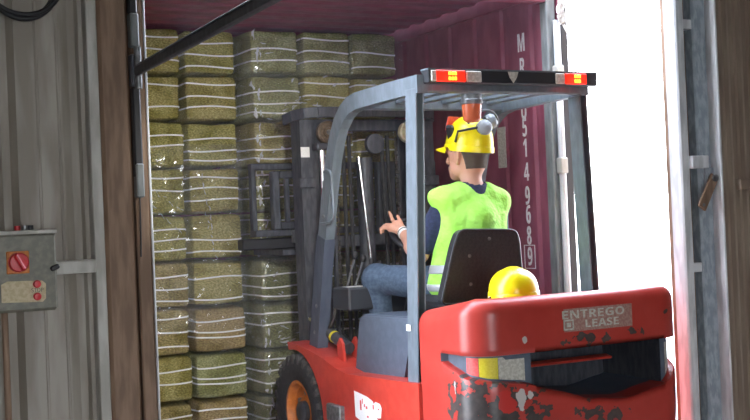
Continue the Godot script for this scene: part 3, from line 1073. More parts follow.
func wheel(f: Node3D, c: Vector3, r: float, w: float, side: float, called: String) -> void:
	var ax := Vector3(side, 0, 0)
	var bs := Basis(Vector3.UP, ax, Vector3.UP.cross(ax))
	var h := w * 0.5
	var ty := Mb.new().lathe(c, [Vector2(r * 0.55, -h * 0.9), Vector2(r * 0.9, -h), Vector2(r * 0.975, -h * 0.75), Vector2(r * 0.975, h * 0.75), Vector2(r * 0.9, h), Vector2(r * 0.72, h * 1.02), Vector2(r * 0.56, h * 0.95), Vector2(r * 0.54, h * 0.7)], bs, 40)
	var o := part(called, ty, M.rubber, f)
	var lug := Mb.new()
	var nl := 26
	for i in nl:
		for t in [-1, 1]:
			var a := TAU * (i + (0.5 if t > 0 else 0.0)) / nl
			var d := bs.x * cos(a) + bs.z * sin(a)
			var q := d.cross(ax)
			lug.box(c + d * r * 0.955 + ax * t * h * 0.58, Vector3(r * 0.09, h * 0.86, r * 0.13), 0.006, Basis(d, ax, q))
			lug.box(c + d * r * 0.90 + ax * t * h * 0.96, Vector3(r * 0.14, h * 0.12, r * 0.11), 0.004, Basis(d, ax, q))
	part("tread_lugs", lug, M.rubber_dusty, o)
	var rim := part("rim", Mb.new().lathe(c, [Vector2(r * 0.56, h * 0.6), Vector2(r * 0.56, h * 0.9), Vector2(r * 0.50, h * 0.92), Vector2(r * 0.46, h * 0.5), Vector2(r * 0.34, h * 0.35), Vector2(r * 0.26, h * 0.55), Vector2(0.0, h * 0.55)], bs, 32), M.rim_orange, o)
	part("hub", Mb.new().lathe(c, [Vector2(r * 0.2, h * 0.5), Vector2(r * 0.19, h * 0.8), Vector2(r * 0.1, h * 0.88), Vector2(0, h * 0.9)], bs, 20), M.mast, rim)
	for i in 6:
		var d := bs.x * cos(TAU * i / 6) + bs.z * sin(TAU * i / 6)
		part("wheel_nut", Mb.new().lathe(c + d * r * 0.33, [Vector2(0.016, h * 0.35), Vector2(0.016, h * 0.52), Vector2(0, h * 0.52)], bs, 6), M.grey_metal, rim)

func forklift() -> void:
	var f := thing("forklift", "red forklift truck with grey overhead guard and raised mast attachment, reaching into the container", "forklift", Vector3(FX, 0, 0.1))
	var Z := Vector3(0, 0, 1)
	for s in [-1.0, 1.0]:
		wheel(f, Vector3(FX + s * 0.455, 0.335, -0.79), 0.335, 0.23, s, "front_tyre")
		wheel(f, Vector3(FX + s * 0.40, 0.25, 0.86), 0.25, 0.17, s, "rear_tyre")
	part("front_axle", Mb.new().tube([Vector3(FX - 0.34, 0.335, -0.79), Vector3(FX + 0.34, 0.335, -0.79)], 0.07, 12), M.mast, f)
	# red side frames with the wheel arch
	for s in [-1.0, 1.0]:
		var poly := PackedVector2Array([Vector2(-0.885, 0.735), Vector2(-0.75, 0.728), Vector2(-0.58, 0.708), Vector2(-0.42, 0.682), Vector2(-0.25, 0.64), Vector2(-0.12, 0.622), Vector2(0.64, 0.65), Vector2(0.64, 0.18), Vector2(-0.36, 0.18)])
		for i in 15:
			var a := deg_to_rad(-8.0 + i * 7.9)
			poly.append(Vector2(-0.79 + 0.362 * cos(a), 0.335 + 0.362 * sin(a)))
		var sf := part("side_frame", Mb.new().prism(poly, Vector3(FX + s * 0.572, 0, 0), Z, Vector3.UP, Vector3(-s * 0.2, 0, 0)), M.red, f)
		part("step_plate", Mb.new().boxa(FX + s * 0.56, FX + s * 0.60, 0.36, 0.45, -0.33, -0.16, 0.006), M.grey_metal, sf)
	# label on the left side frame: torn white sticker with remains of red print
	var lab := PackedVector2Array([Vector2(-0.035, 0.545), Vector2(0.02, 0.54), Vector2(0.11, 0.53), Vector2(0.165, 0.515), Vector2(0.18, 0.50), Vector2(0.20, 0.515), Vector2(0.245, 0.51), Vector2(0.262, 0.49), Vector2(0.25, 0.44), Vector2(0.205, 0.435), Vector2(0.25, 0.41), Vector2(0.24, 0.345), Vector2(0.13, 0.37), Vector2(-0.03, 0.415)])
	var st := part("side_sticker", Mb.new().prism(lab, Vector3(FX - 0.572, 0, 0), Z, Vector3.UP, Vector3(-0.0015, 0, 0)), M.white, f, "torn white sticker with traces of red print")
	var mk := Mb.new()
	for e in [[0.03, 0.045, 0.455, 0.505], [0.055, 0.062, 0.49, 0.515], [0.075, 0.085, 0.475, 0.49], [0.095, 0.11, 0.468, 0.482], [0.105, 0.12, 0.425, 0.435], [0.17, 0.182, 0.475, 0.498], [0.225, 0.238, 0.478, 0.486]]:
		mk.boxa(FX - 0.575, FX - 0.5732, e[2], e[3], e[0], e[1], 0.0)
	part("print", mk, M.sticker_red, st)
	part("chassis", Mb.new().boxa(FX - 0.372, FX + 0.372, 0.18, 0.555, -0.66, 0.64, 0.01), M.mast, f)
	part("floor_mat", Mb.new().boxa(FX - 0.45, FX + 0.45, 0.556, 0.60, -0.62, 0.2, 0.006), M.rubber, f)
	part("dash_cowl", Mb.new().prism(PackedVector2Array([Vector2(-0.66, 0.6), Vector2(-0.60, 1.02), Vector2(-0.48, 1.08), Vector2(-0.44, 1.04), Vector2(-0.54, 0.6)]), Vector3(FX - 0.14, 0, 0), Z, Vector3.UP, Vector3(0.5, 0, 0)), M.dark_plastic, f)
	# engine hood under the seat
	var hood := PackedVector2Array([Vector2(-0.235, 0.60), Vector2(-0.165, 0.885), Vector2(-0.150, 0.912), Vector2(-0.12, 0.926), Vector2(0.40, 0.938), Vector2(0.435, 0.93), Vector2(0.32, 0.615)])
	part("hood", Mb.new().prism(hood, Vector3(-0.005, 0, 0), Z, Vector3.UP, Vector3(0.90, 0, 0)), M.hood, f)
	var inset := PackedVector2Array()
	for p in hood: inset.append(Vector2(0.1, 0.77) + (p - Vector2(0.1, 0.77)) * Vector2(0.965, 0.94))
	part("hood_side_panel", Mb.new().prism(inset, Vector3(-0.022, 0, 0), Z, Vector3.UP, Vector3(0.02, 0, 0)), M.hood, f)
	part("engine_cover", Mb.new().boxa(0.06, 0.83, 0.60, 0.945, 0.40, 0.66, 0.02), M.dark_plastic, f)
	part("chassis_deck", Mb.new().boxa(-0.09, 0.98, 0.56, 0.625, 0.2, 0.66, 0.005), M.plate_cream, f)
	counterweight(f)
	# seat
	part("seat_cushion", Mb.new().boxa(0.21, 0.68, 0.938, 1.02, -0.08, 0.40, 0.03), M.vinyl, f)
	var bk := PackedVector2Array()
	var raw := [Vector2(0.125, 0.99), Vector2(0.215, 1.28), Vector2(0.25, 1.352), Vector2(0.58, 1.338), Vector2(0.60, 1.29), Vector2(0.615, 0.98)]
	for i in raw.size():   # rounded outline
		var p: Vector2 = raw[i]
		var a: Vector2 = raw[(i - 1 + raw.size()) % raw.size()]
		var b: Vector2 = raw[(i + 1) % raw.size()]
		var r := 0.040
		for t in 5:
			var u := t / 4.0
			var s := p + (a - p).normalized() * minf(r, p.distance_to(a) * 0.45)
			var e := p + (b - p).normalized() * minf(r, p.distance_to(b) * 0.45)
			bk.append(s.lerp(p, u).lerp(p.lerp(e, u), u))
	var sb := part("seat_back", Mb.new().prism(bk, Vector3(0, 0, 0.40), Vector3.RIGHT, Vector3.UP, Vector3(0, 0.0, 0.05)), M.vinyl, f)
	var edge := []
	for p in bk: edge.append(Vector3(p.x, p.y, 0.448))
	part("piping", Mb.new().tube(edge, 0.006, 6, false, true), M.dark_plastic, sb)
	for e in [[0.30, 1.08], [0.42, 1.30], [0.30, 1.22], [0.56, 1.07]]:
		part("bolt", Mb.new().lathe(Vector3(e[0], e[1], 0.45), [Vector2(0.009, -0.01), Vector2(0.009, 0.003), Vector2(0, 0.004)], Basis(Vector3.RIGHT, Vector3(0, 0, 1), Vector3(0, -1, 0)), 10), M.grey_metal, sb)
	# overhead guard
	var path := PackedVector2Array([Vector2(0.62, 2.047), Vector2(0.3, 2.045), Vector2(-0.03, 2.038), Vector2(-0.12, 2.025), Vector2(-0.19, 1.995), Vector2(-0.26, 1.94), Vector2(-0.32, 1.86), Vector2(-0.37, 1.76), Vector2(-0.44, 1.56), Vector2(-0.55, 1.20), Vector2(-0.67, 0.72)])
	for s in [-1.0, 1.0]:
		part("leg_shade_sleeve", Mb.new().prism(strip(PackedVector2Array([Vector2(-0.51, 1.335), Vector2(-0.55, 1.20), Vector2(-0.672, 0.712)]), 0.105, 0.112), Vector3(FX + s * 0.504, 0, 0), Z, Vector3.UP, Vector3(-s * 0.063, 0, 0)), M.leg_shade_slate, f)  # added sleeve, its darker colour stands in for shade low on the leg
		part("guard_rail", Mb.new().prism(strip(path, 0.085, 0.10), Vector3(FX + s * 0.50, 0, 0), Z, Vector3.UP, Vector3(-s * 0.055, 0, 0)), M.guard, f)
		var pm := Mb.new().bar(Vector3(FX + s * 0.496, 2.03, 0.555), Vector3(FX + s * 0.543, 0.62, 0.545), 0.10, 0.010, Vector3(s, 0.03, 0), 0.003)
		pm.bar(Vector3(FX + s * 0.458, 2.03, 0.555), Vector3(FX + s * 0.505, 0.62, 0.545), 0.10, 0.008, Vector3(s, 0.03, 0), 0.003)
		var pl := part("rear_pillar", pm, M.guard, f)
		part("pillar_web", Mb.new().bar(Vector3(FX + s * 0.476, 2.03, 0.511), Vector3(FX + s * 0.523, 0.62, 0.501), 0.010, 0.034, Vector3(s, 0.03, 0), 0.0), M.guard, pl)
		if s < 0: part("pillar_label", Mb.new().boxa(FX - 0.546, FX - 0.5415, 0.885, 0.915, 0.50, 0.54, 0.0), M.white, pl)
		for y in [0.80, 0.95, 1.45]:
			var z := lerpf(-0.67, -0.44, (y - 0.72) / 0.84)
			part("bolt", Mb.new().lathe(Vector3(FX + s * 0.50, y, z), [Vector2(0.012, -0.005), Vector2(0.011, 0.006), Vector2(0, 0.008)], Basis(Vector3.UP, Vector3(s, 0, 0), Vector3.UP.cross(Vector3(s, 0, 0))), 8), M.grey_metal, f)
	part("cross_beam", Mb.new().boxa(FX - 0.45, FX + 0.45, 2.01, 2.07, 0.56, 0.62, 0.006), M.guard, f)
	part("cross_beam", Mb.new().boxa(FX - 0.45, FX + 0.45, 2.0, 2.06, -0.14, -0.08, 0.006), M.guard, f)
	for i in 6:
		var x := FX - 0.36 + 0.144 * i
		part("roof_bar", Mb.new().boxa(x - 0.022, x + 0.022, 2.03, 2.062, -0.08, 0.56, 0.005), M.guard, f)
	# light bar with tail lamps
	var lb := part("light_bar", Mb.new().boxa(-0.02, 0.968, 2.046, 2.112, 0.60, 0.668, 0.005), M.dark_plastic, f)
	part("edge_trim", Mb.new().boxa(-0.022, 0.970, 2.108, 2.115, 0.598, 0.672, 0.0), M.guard, lb)
	for e in [[-0.008, 0.02, 0], [0.018, 0.18, 1], [0.185, 0.27, 0], [0.705, 0.76, 0], [0.765, 0.895, 1]]:
		if e[2] == 0:
			part("clear_lens", Mb.new().boxa(e[0], e[1], 2.052, 2.105, 0.667, 0.678, 0.004), M.sticker_white, lb)
			continue
		var ln := part("tail_lamp", Mb.new().boxa(e[0], e[1], 2.052, 2.106, 0.666, 0.676, 0.003), M.led_red, lb, "glowing red tail lamp")
		for i in 2:
			for j in 3:
				var x: float = lerpf(e[0], e[1], 0.45 + 0.1 * j)
				part("led", Mb.new().box(Vector3(x, 2.067 + 0.024 * i, 0.6775), Vector3(0.013, 0.017, 0.006), 0.002), M.led_hot, ln)
		var li := OmniLight3D.new()
		li.name = "tail_light"
		li.light_color = rgb(255, 70, 40)
		li.light_energy = 0.006
		li.light_size = 0.03
		li.omni_range = 8.0
		li.omni_attenuation = 2.0
		li.shadow_enabled = true
		li.position = Vector3((e[0] + e[1]) * 0.5, 2.062, 0.70)
		add_child(li)
	part("badge", Mb.new().prism(PackedVector2Array([Vector2(0.425, 2.106), Vector2(0.485, 2.106), Vector2(0.475, 2.078), Vector2(0.455, 2.052), Vector2(0.435, 2.078)]), Vector3(0, 0, 0.668), Vector3.RIGHT, Vector3.UP, Vector3(0, 0, 0.004)), M.sticker_white, lb)
	var bc := Vector3(0.318, 0, 0.50)
	var be := part("beacon", Mb.new().lathe(bc, [Vector2(0.045, 1.962), Vector2(0.055, 1.968), Vector2(0.055, 1.985), Vector2(0.050, 1.99), Vector2(0.052, 2.035), Vector2(0, 2.035)], Basis.IDENTITY, 24), M.grey_metal, f, "grey cap of the amber beacon")
	part("beacon_lens", Mb.new().lathe(bc, [Vector2(0, 1.875), Vector2(0.03, 1.878), Vector2(0.044, 1.89), Vector2(0.049, 1.965)], Basis.IDENTITY, 24, false), M.orange_lens, be, "amber beacon lens")
	mast(f)
	# controls
	part("steering_column", Mb.new().tube([Vector3(0.44, 0.62, -0.54), Vector3(0.44, 1.29, -0.285)], 0.032, 12), M.dark_plastic, f)
	var wc := Vector3(0.435, 1.315, -0.275)
	var wn := Vector3(0, 0.82, 0.57).normalized()
	var w2 := wn.cross(Vector3.RIGHT).normalized()
	var ring := []
	for i in 40: ring.append(wc + (Vector3.RIGHT * cos(TAU * i / 40) + w2 * sin(TAU * i / 40)) * 0.165)
	var sw := part("steering_wheel", Mb.new().tube(ring, 0.013, 8, false, true), M.dark_plastic, f)
	for a in [0.5, 2.6, 4.7]:
		part("spoke", Mb.new().tube([wc - wn * 0.02, wc + (Vector3.RIGHT * cos(a) + w2 * sin(a)) * 0.165], 0.009, 6), M.dark_plastic, sw)
	part("hub", Mb.new().lathe(wc - wn * 0.03, [Vector2(0.045, 0), Vector2(0.04, 0.03), Vector2(0, 0.035)], Basis(Vector3.RIGHT, wn, Vector3.RIGHT.cross(wn)), 16), M.dark_plastic, sw)
	var db := part("control_box", Mb.new().boxa(0.0, 0.20, 0.93, 1.055, -0.52, -0.31, 0.01), M.dark_plastic, f)
	part("box_label", Mb.new().boxa(0.03, 0.15, 1.0545, 1.057, -0.45, -0.38, 0.0), M.white, db)
	for i in 4:
		var lv := part("lever", Mb.new().tube([Vector3(0.06 + i * 0.05, 1.04, -0.46), Vector3(0.07 + i * 0.05, 1.22 - i * 0.02, -0.36)], 0.007, 6), M.grey_metal, f)
		part("knob", Mb.new().sphere(Vector3(0.07 + i * 0.05, 1.23 - i * 0.02, -0.355), Vector3(0.018, 0.024, 0.018)), M.black, lv)
	# tilt cylinder with its red lugs
	for s in [-1.0, 1.0]:
		var x: float = FX + s * 0.43
		var tc := part("tilt_cylinder", Mb.new().tube([Vector3(x, 0.725, -0.36), Vector3(x, 0.80, -0.62)], 0.032, 14), M.mast, f)
		part("rod", Mb.new().tube([Vector3(x, 0.80, -0.62), Vector3(x, 0.86, -0.86)], 0.018, 10), M.chrome, tc)
		part("hose_fitting", Mb.new().tube([Vector3(x - 0.02, 0.83, -0.56), Vector3(x - 0.02, 0.88, -0.50), Vector3(x, 0.97, -0.50)], 0.011, 8), M.chain, tc)
		part("band", Mb.new().tube([Vector3(x, 0.772, -0.53), Vector3(x, 0.778, -0.55)], 0.034, 14), M.sticker_yellow, tc)
		for t in [-1.0, 1.0]:
			part("lug", Mb.new().prism(PackedVector2Array([Vector2(-0.41, 0.56), Vector2(-0.405, 0.755), Vector2(-0.375, 0.785), Vector2(-0.345, 0.755), Vector2(-0.31, 0.56)]), Vector3(x + t * 0.044 - 0.008, 0, 0), Z, Vector3.UP, Vector3(0.016, 0, 0)), M.red, f)
	# grab handle on the left front leg
	var gh := [Vector3(-0.075, 1.69, -0.40), Vector3(-0.085, 1.70, -0.35), Vector3(-0.085, 1.69, -0.31), Vector3(-0.085, 1.66, -0.285), Vector3(-0.085, 1.48, -0.275), Vector3(-0.085, 1.43, -0.29), Vector3(-0.085, 1.412, -0.33), Vector3(-0.075, 1.41, -0.47)]
	part("grab_handle", Mb.new().tube(gh, 0.008, 8), M.guard, f)

func mast(f: Node3D) -> void:
	var Z := Vector3(0, 0, 1)
	for s in [-1.0, 1.0]:
		# outer and inner channels
		var c := PackedVector2Array([Vector2(0.45, -0.99), Vector2(0.45, -0.86), Vector2(0.375, -0.86), Vector2(0.375, -0.882), Vector2(0.428, -0.882), Vector2(0.428, -0.968), Vector2(0.375, -0.968), Vector2(0.375, -0.99)])
		part("outer_channel", Mb.new().prism(c, Vector3(FX, 0.12, 0), Vector3(s, 0, 0), Z, Vector3(0, 1.90, 0)), M.mast, f)
		var ci := PackedVector2Array([Vector2(0.36, -1.04), Vector2(0.36, -0.92), Vector2(0.29, -0.92), Vector2(0.29, -0.94), Vector2(0.34, -0.94), Vector2(0.34, -1.02), Vector2(0.29, -1.02), Vector2(0.29, -1.04)])
		part("inner_channel", Mb.new().prism(ci, Vector3(FX, 0.25, 0), Vector3(s, 0, 0), Z, Vector3(0, 1.76, 0)), M.mast, f)
		var x: float = FX + s * 0.275
		# lift cylinder with chrome rod and the chain pulley on top
		var lx: float = FX + s * 0.325
		var cy := part("lift_cylinder", Mb.new().tube([Vector3(lx, 0.2, -0.84), Vector3(lx, 1.25, -0.84)], 0.033, 14), M.mast, f)
		part("rod", Mb.new().tube([Vector3(lx, 1.25, -0.84), Vector3(lx, 1.86, -0.84)], 0.02, 12), M.chrome, cy)
		part("rod_cap", Mb.new().boxa(lx - 0.045, lx + 0.045, 1.84, 1.88, -0.87, -0.80, 0.005), M.mast, cy)
		var pb := Basis(Vector3.UP, Z, Vector3.UP.cross(Z))
		var pu := part("pulley", Mb.new().lathe(Vector3(x, 1.945, -0.855), [Vector2(0.066, -0.02), Vector2(0.068, 0.0), Vector2(0.066, 0.014), Vector2(0.058, 0.02), Vector2(0.05, 0.012), Vector2(0.032, 0.012), Vector2(0.028, 0.022), Vector2(0.014, 0.022), Vector2(0, 0.026)], pb, 28), M.cream if s > 0 else M.pulley_brown, f, "round chain pulley")
		part("axle", Mb.new().lathe(Vector3(x, 1.945, -0.855), [Vector2(0.016, 0.0), Vector2(0.015, 0.034), Vector2(0, 0.036)], pb, 12), M.grey_metal, pu)
		# leaf chain: alternating plates
		var ch := Mb.new()
		for i in 44:
			ch.box(Vector3(x - s * 0.07, 0.7 + i * 0.028, -0.90), Vector3(0.022 if i % 2 == 0 else 0.014, 0.026, 0.012), 0.003)
		part("lift_chain", ch, M.chain, f)
		for e in [0.15, 0.11]:
			part("hose", Mb.new().tube([Vector3(FX + s * e, 0.6, -0.90), Vector3(FX + s * (e + 0.006), 1.2, -0.895), Vector3(FX + s * e, 1.93, -0.91)], 0.013, 8), M.rubber, f)
		part("mast_bracket", Mb.new().boxa(FX + s * 0.37, FX + s * 0.47, 1.62, 1.68, -0.87, -0.84, 0.005), M.mast, f)
		part("guide_strip", Mb.new().boxa(FX + s * 0.215, FX + s * 0.235, 0.3, 1.9, -0.93, -0.90, 0.003), M.mast, f)
	# bent top tie bar
	var tb := [Vector3(FX - 0.49, 2.03, -1.0), Vector3(FX - 0.475, 2.045, -0.9), Vector3(FX - 0.43, 2.055, -0.835), Vector3(FX - 0.35, 2.06, -0.815), Vector3(FX, 2.065, -0.81), Vector3(FX + 0.35, 2.06, -0.815), Vector3(FX + 0.43, 2.055, -0.835), Vector3(FX + 0.475, 2.045, -0.9), Vector3(FX + 0.49, 2.03, -1.0)]
	var t := Mb.new()
	for i in tb.size() - 1: t.bar(tb[i], tb[i + 1], 0.02, 0.062, Vector3.UP, 0.003)
	part("tie_bar", t, M.mast, f)
	for y in [2.0, 1.30, 0.62]:
		part("cross_member", Mb.new().boxa(FX - 0.375, FX + 0.375, y - 0.035, y + 0.035, -1.02, -0.98, 0.005), M.mast, f)
	part("free_lift_cylinder", Mb.new().tube([Vector3(FX + 0.02, 0.3, -0.97), Vector3(FX + 0.02, 1.80, -0.97)], 0.05, 16), M.mast, f)
	part("sheave", Mb.new().lathe(Vector3(FX + 0.06, 1.88, -0.90), [Vector2(0.06, -0.02), Vector2(0.06, 0.015), Vector2(0.04, 0.02), Vector2(0, 0.02)], Basis(Vector3.UP, Z, Vector3.UP.cross(Z)), 24), M.mast, f)
	part("stay_rod", Mb.new().tube([Vector3(0.372, 1.80, -0.86), Vector3(0.425, 1.08, -0.84)], 0.009, 8), M.chrome, f)
	# carriage with side-shifted frames and the black fork bar
	part("fork_bar", Mb.new().boxa(-0.275, 1.08, 1.268, 1.335, -1.24, -1.15, 0.008), M.black, f)
	part("carriage_bar", Mb.new().boxa(-0.20, 1.08, 1.345, 1.385, -1.22, -1.12, 0.005), M.mast, f)
	part("carriage_bar", Mb.new().boxa(-0.20, 1.08, 1.745, 1.785, -1.22, -1.16, 0.005), M.mast, f)
	for s in [0.0, 1.0]:
		var x0: float = -0.20 + s * 0.73
		for dx in [0.0, 0.52]:
			part("backrest_bar", Mb.new().boxa(x0 + dx, x0 + dx + 0.03, 1.38, 1.75, -1.21, -1.16, 0.004), M.mast, f)
		var g := Mb.new()
		g.boxa(x0 + 0.10, x0 + 0.145, 1.385, 1.735, -1.13, -1.07, 0.006).boxa(x0 + 0.41, x0 + 0.455, 1.385, 1.735, -1.13, -1.07, 0.006)
		g.boxa(x0 + 0.145, x0 + 0.41, 1.69, 1.735, -1.13, -1.07, 0.006).boxa(x0 + 0.145, x0 + 0.41, 1.385, 1.43, -1.13, -1.07, 0.006)
		part("clamp_frame", g, M.mast, f)
		for dx in [0.20, 0.29]:
			part("clamp_link", Mb.new().boxa(x0 + dx, x0 + dx + 0.028, 1.43, 1.69, -1.15, -1.12, 0.003), M.mast, f)
		part("fork", Mb.new().boxa(x0 + 0.18, x0 + 0.30, 1.225, 1.266, -1.63, -1.15, 0.006), M.mast, f)
		part("carriage_plate", Mb.new().boxa(FX - 0.28 + s * 0.44, FX - 0.16 + s * 0.44, 1.28, 1.78, -1.12, -1.06, 0.005), M.mast, f)
	part("valve_block", Mb.new().boxa(0.03, 0.10, 1.30, 1.38, -1.13, -1.04, 0.006), M.grey_metal, f)
	part("tag_plate", Mb.new().boxa(-0.005, 0.05, 1.80, 1.86, -0.859, -0.854, 0.0), M.white, f)

# ---------------------------------------------------------------- hard hats
# shell, brim and ridge in the frame bs (x right, y up, -z front) with the rim centre at c
func hat_parts(parent: Node3D, shell_name: String, c: Vector3, bs: Basis, m: Material, ry: float) -> MeshInstance3D:
	var rx := 0.112
	var rz := 0.138
	var g := []
	for i in 15:
		var th := PI * 0.5 * i / 14.0
		var row := PackedVector3Array()
		for k in 41:
			var ph := TAU * k / 40.0
			var d := Vector3(cos(ph) * pow(cos(th), 0.78), pow(sin(th), 0.92), sin(ph) * pow(cos(th), 0.78))
			var flat := 1.0 + 0.03 * cos(ph * 2.0) * cos(th)
			# raised crest along the crown and two flutes
			var rid := 0.007 * exp(-pow(d.x / 0.34, 4.0)) * smoothstep(0.3, 0.7, d.y)
			var q := Vector3(d.x * rx, d.y * (ry + rid), d.z * rz) * Vector3(flat, 1, 1)
			row.append(c + bs * q)
		g.append(row)
	var shell := part(shell_name, Mb.new().sheet(g, func(p): return p - c), m, parent)
	# skirt band below the dome
	var sk := [PackedVector3Array(), PackedVector3Array(), PackedVector3Array()]
	for k in 41:
		var ph := TAU * k / 40.0
		var e := Vector3(cos(ph) * rx * (1.0 + 0.03 * cos(ph * 2.0)), 0, sin(ph) * rz)
		sk[0].append(c + bs * (e * 1.0 + Vector3(0, 0.004, 0)))
		sk[1].append(c + bs * (e * 1.035 + Vector3(0, 0.0, 0)))
		sk[2].append(c + bs * (e * 1.045 + Vector3(0, -0.028 if sin(ph) > -0.3 else -0.012, 0)))
	part("rim", Mb.new().sheet(sk, func(p): return p - c), m, shell)
	# peak: a curved blade in front, with thickness
	var top := []
	var und := []
	for i in 6:
		var a := PackedVector3Array()
		var b := PackedVector3Array()
		for k in 17:
			var ph := -PI * 0.5 + (k - 8) / 8.0 * 1.05
			var u := i / 5.0
			var reach := 0.058 * cos((k - 8) / 8.0 * PI * 0.5) + 0.004
			var e := Vector3(cos(ph) * (rx * 1.03 + reach * u), -0.012 - 0.016 * u - 0.012 * pow((k - 8) / 8.0, 2.0) * u, sin(ph) * (rz * 1.03 + reach * u))
			a.append(c + bs * e)
			b.append(c + bs * (e + Vector3(0, -0.005, 0)))
		top.append(a)
		und.append(b)
	var pk := Mb.new().sheet(top, func(_p): return bs.y).sheet(und, func(_p): return -bs.y)
	pk.sheet([top[5], und[5]], func(_p): return -bs.z)
	part("peak", pk, m, shell)
	return shell

# ---------------------------------------------------------------- driver
func driver() -> void:
	var p := thing("person", "person in lime safety vest and yellow hard hat, seated on the forklift", "person", Vector3(0.46, 0.6, 0.15))
	var hipL := Vector3(0.375, 1.06, 0.16)
	var hipR := Vector3(0.555, 1.06, 0.16)
	var kneeL := Vector3(0.185, 1.095, -0.33)
	var kneeR := Vector3(0.68, 1.09, -0.30)
	var ankL := Vector3(0.235, 0.70, -0.36)
	var ankR := Vector3(0.66, 0.70, -0.36)
	var shL := Vector3(0.295, 1.505, 0.235)
	var shR := Vector3(0.625, 1.49, 0.235)
	var elL := Vector3(0.225, 1.23, 0.08)
	var elR := Vector3(0.72, 1.22, 0.06)
	var wrL := Vector3(0.272, 1.348, -0.172)
	var wrR := Vector3(0.60, 1.37, -0.17)
	var chest := Vector3(0.46, 1.39, 0.24)
	var neck := Vector3(0.47, 1.565, 0.235)
	var head := Vector3(0.478, 1.745, 0.195)
	var torso := [[Vector3(0.46, 1.07, 0.21), chest, 0.115, 0.12], [Vector3(0.37, 1.08, 0.21), Vector3(0.36, 1.42, 0.235), 0.09, 0.078], [Vector3(0.55, 1.08, 0.21), Vector3(0.56, 1.41, 0.235), 0.09, 0.078], [shL.lerp(chest, 0.08), shR.lerp(chest, 0.08), 0.058, 0.058], [Vector3(0.40, 1.525, 0.235), Vector3(0.54, 1.52, 0.235), 0.05, 0.05]]
	var neckb := [[neck - Vector3(0, 0.03, 0), Vector3(0.477, 1.65, 0.21), 0.058, 0.054]]
	var hy := Basis(Vector3.UP, 0.30)
	var headb := [[head + hy * Vector3(0, 0.02, 0.018), head + hy * Vector3(0, 0.02, -0.035), 0.088, 0.082], [head + hy * Vector3(0, -0.05, 0.03), head + hy * Vector3(0, -0.06, -0.05), 0.07, 0.06], [head + hy * Vector3(-0.03, -0.085, -0.045), head + hy * Vector3(-0.005, -0.105, -0.085), 0.035, 0.028], [head + hy * Vector3(0.03, -0.085, -0.045), head + hy * Vector3(0.005, -0.105, -0.085), 0.035, 0.028]]
	var legs := [[hipL, kneeL, 0.088, 0.066], [kneeL, ankL, 0.062, 0.042], [hipR, kneeR, 0.088, 0.066], [kneeR, ankR, 0.062, 0.042], [ankL, ankL + Vector3(-0.01, -0.05, -0.14), 0.042, 0.035], [ankR, ankR + Vector3(0.01, -0.05, -0.14), 0.042, 0.035], [hipL, hipR, 0.11, 0.11]]
	var arms := [[shL + Vector3(0.01, -0.015, 0), elL, 0.046, 0.043], [elL, elL.lerp(wrL, 0.3), 0.043, 0.045], [elL.lerp(wrL, 0.3), wrL, 0.045, 0.029], [shR + Vector3(-0.01, -0.015, 0), elR, 0.046, 0.043], [elR, wrR, 0.044, 0.029], [wrR, wrR + Vector3(-0.02, 0.02, -0.08), 0.033, 0.03]]
	# body: one continuous figure, with the head and the left hand on finer grids
	var body := Mb.new()
	sdf(body, torso + neckb + legs + arms, 0.012, 0.04)
	var hd := neckb + headb + [
		[head + hy * Vector3(0, 0.005, -0.115), head + hy * Vector3(0, -0.035, -0.135), 0.011, 0.017, 0.02],        # nose
		[head + hy * Vector3(-0.035, 0.028, -0.105), head + hy * Vector3(0.035, 0.028, -0.105), 0.016, 0.016, 0.02],    # brow
		[head + hy * Vector3(-0.02, -0.07, -0.112), head + hy * Vector3(0.02, -0.07, -0.112), 0.009, 0.009, 0.008],    # lips
		[head + hy * Vector3(-0.02, -0.083, -0.108), head + hy * Vector3(0.02, -0.083, -0.108), 0.010, 0.010, 0.008],
		[head + hy * Vector3(-0.034, 0.002, -0.115), head + hy * Vector3(-0.034, 0.002, -0.116), -0.014, -0.014],     # eye sockets
		[head + hy * Vector3(0.034, 0.002, -0.115), head + hy * Vector3(0.034, 0.002, -0.116), -0.014, -0.014],
		[head + hy * Vector3(-0.087, -0.004, 0.004), head + hy * Vector3(-0.082, -0.050, -0.006), 0.017, 0.012, 0.008],    # ears
		[head + hy * Vector3(-0.097, 0.002, 0.016), head + hy * Vector3(-0.095, -0.028, 0.016), 0.010, 0.008, 0.008],
		[head + hy * Vector3(0.087, -0.004, 0.004), head + hy * Vector3(0.082, -0.050, -0.006), 0.017, 0.012, 0.008]]
	sdf(body, hd, 0.005, 0.03)
	# left hand closed over the wheel rim, thumb up along it
	var fw := (wrL - elL).normalized()
	var palm := wrL + Vector3(-0.026, 0.034, -0.045)
	var hb := [[wrL - fw * 0.05, wrL, 0.031, 0.027], [wrL, palm + Vector3(0.018, 0.005, -0.005), 0.026, 0.023], [wrL, palm + Vector3(-0.018, -0.010, 0.0), 0.025, 0.021], [palm + Vector3(0.02, 0.004, -0.012), palm + Vector3(-0.022, -0.012, -0.006), 0.020, 0.018]]
	var fingers := [[Vector3(0.024, 0.006, -0.022), 0.034, 0.024, 0.020, 0.0092], [Vector3(0.006, 0.004, -0.026), 0.037, 0.026, 0.021, 0.0094], [Vector3(-0.012, -0.002, -0.024), 0.034, 0.024, 0.020, 0.009], [Vector3(-0.028, -0.012, -0.016), 0.027, 0.018, 0.017, 0.0082]]
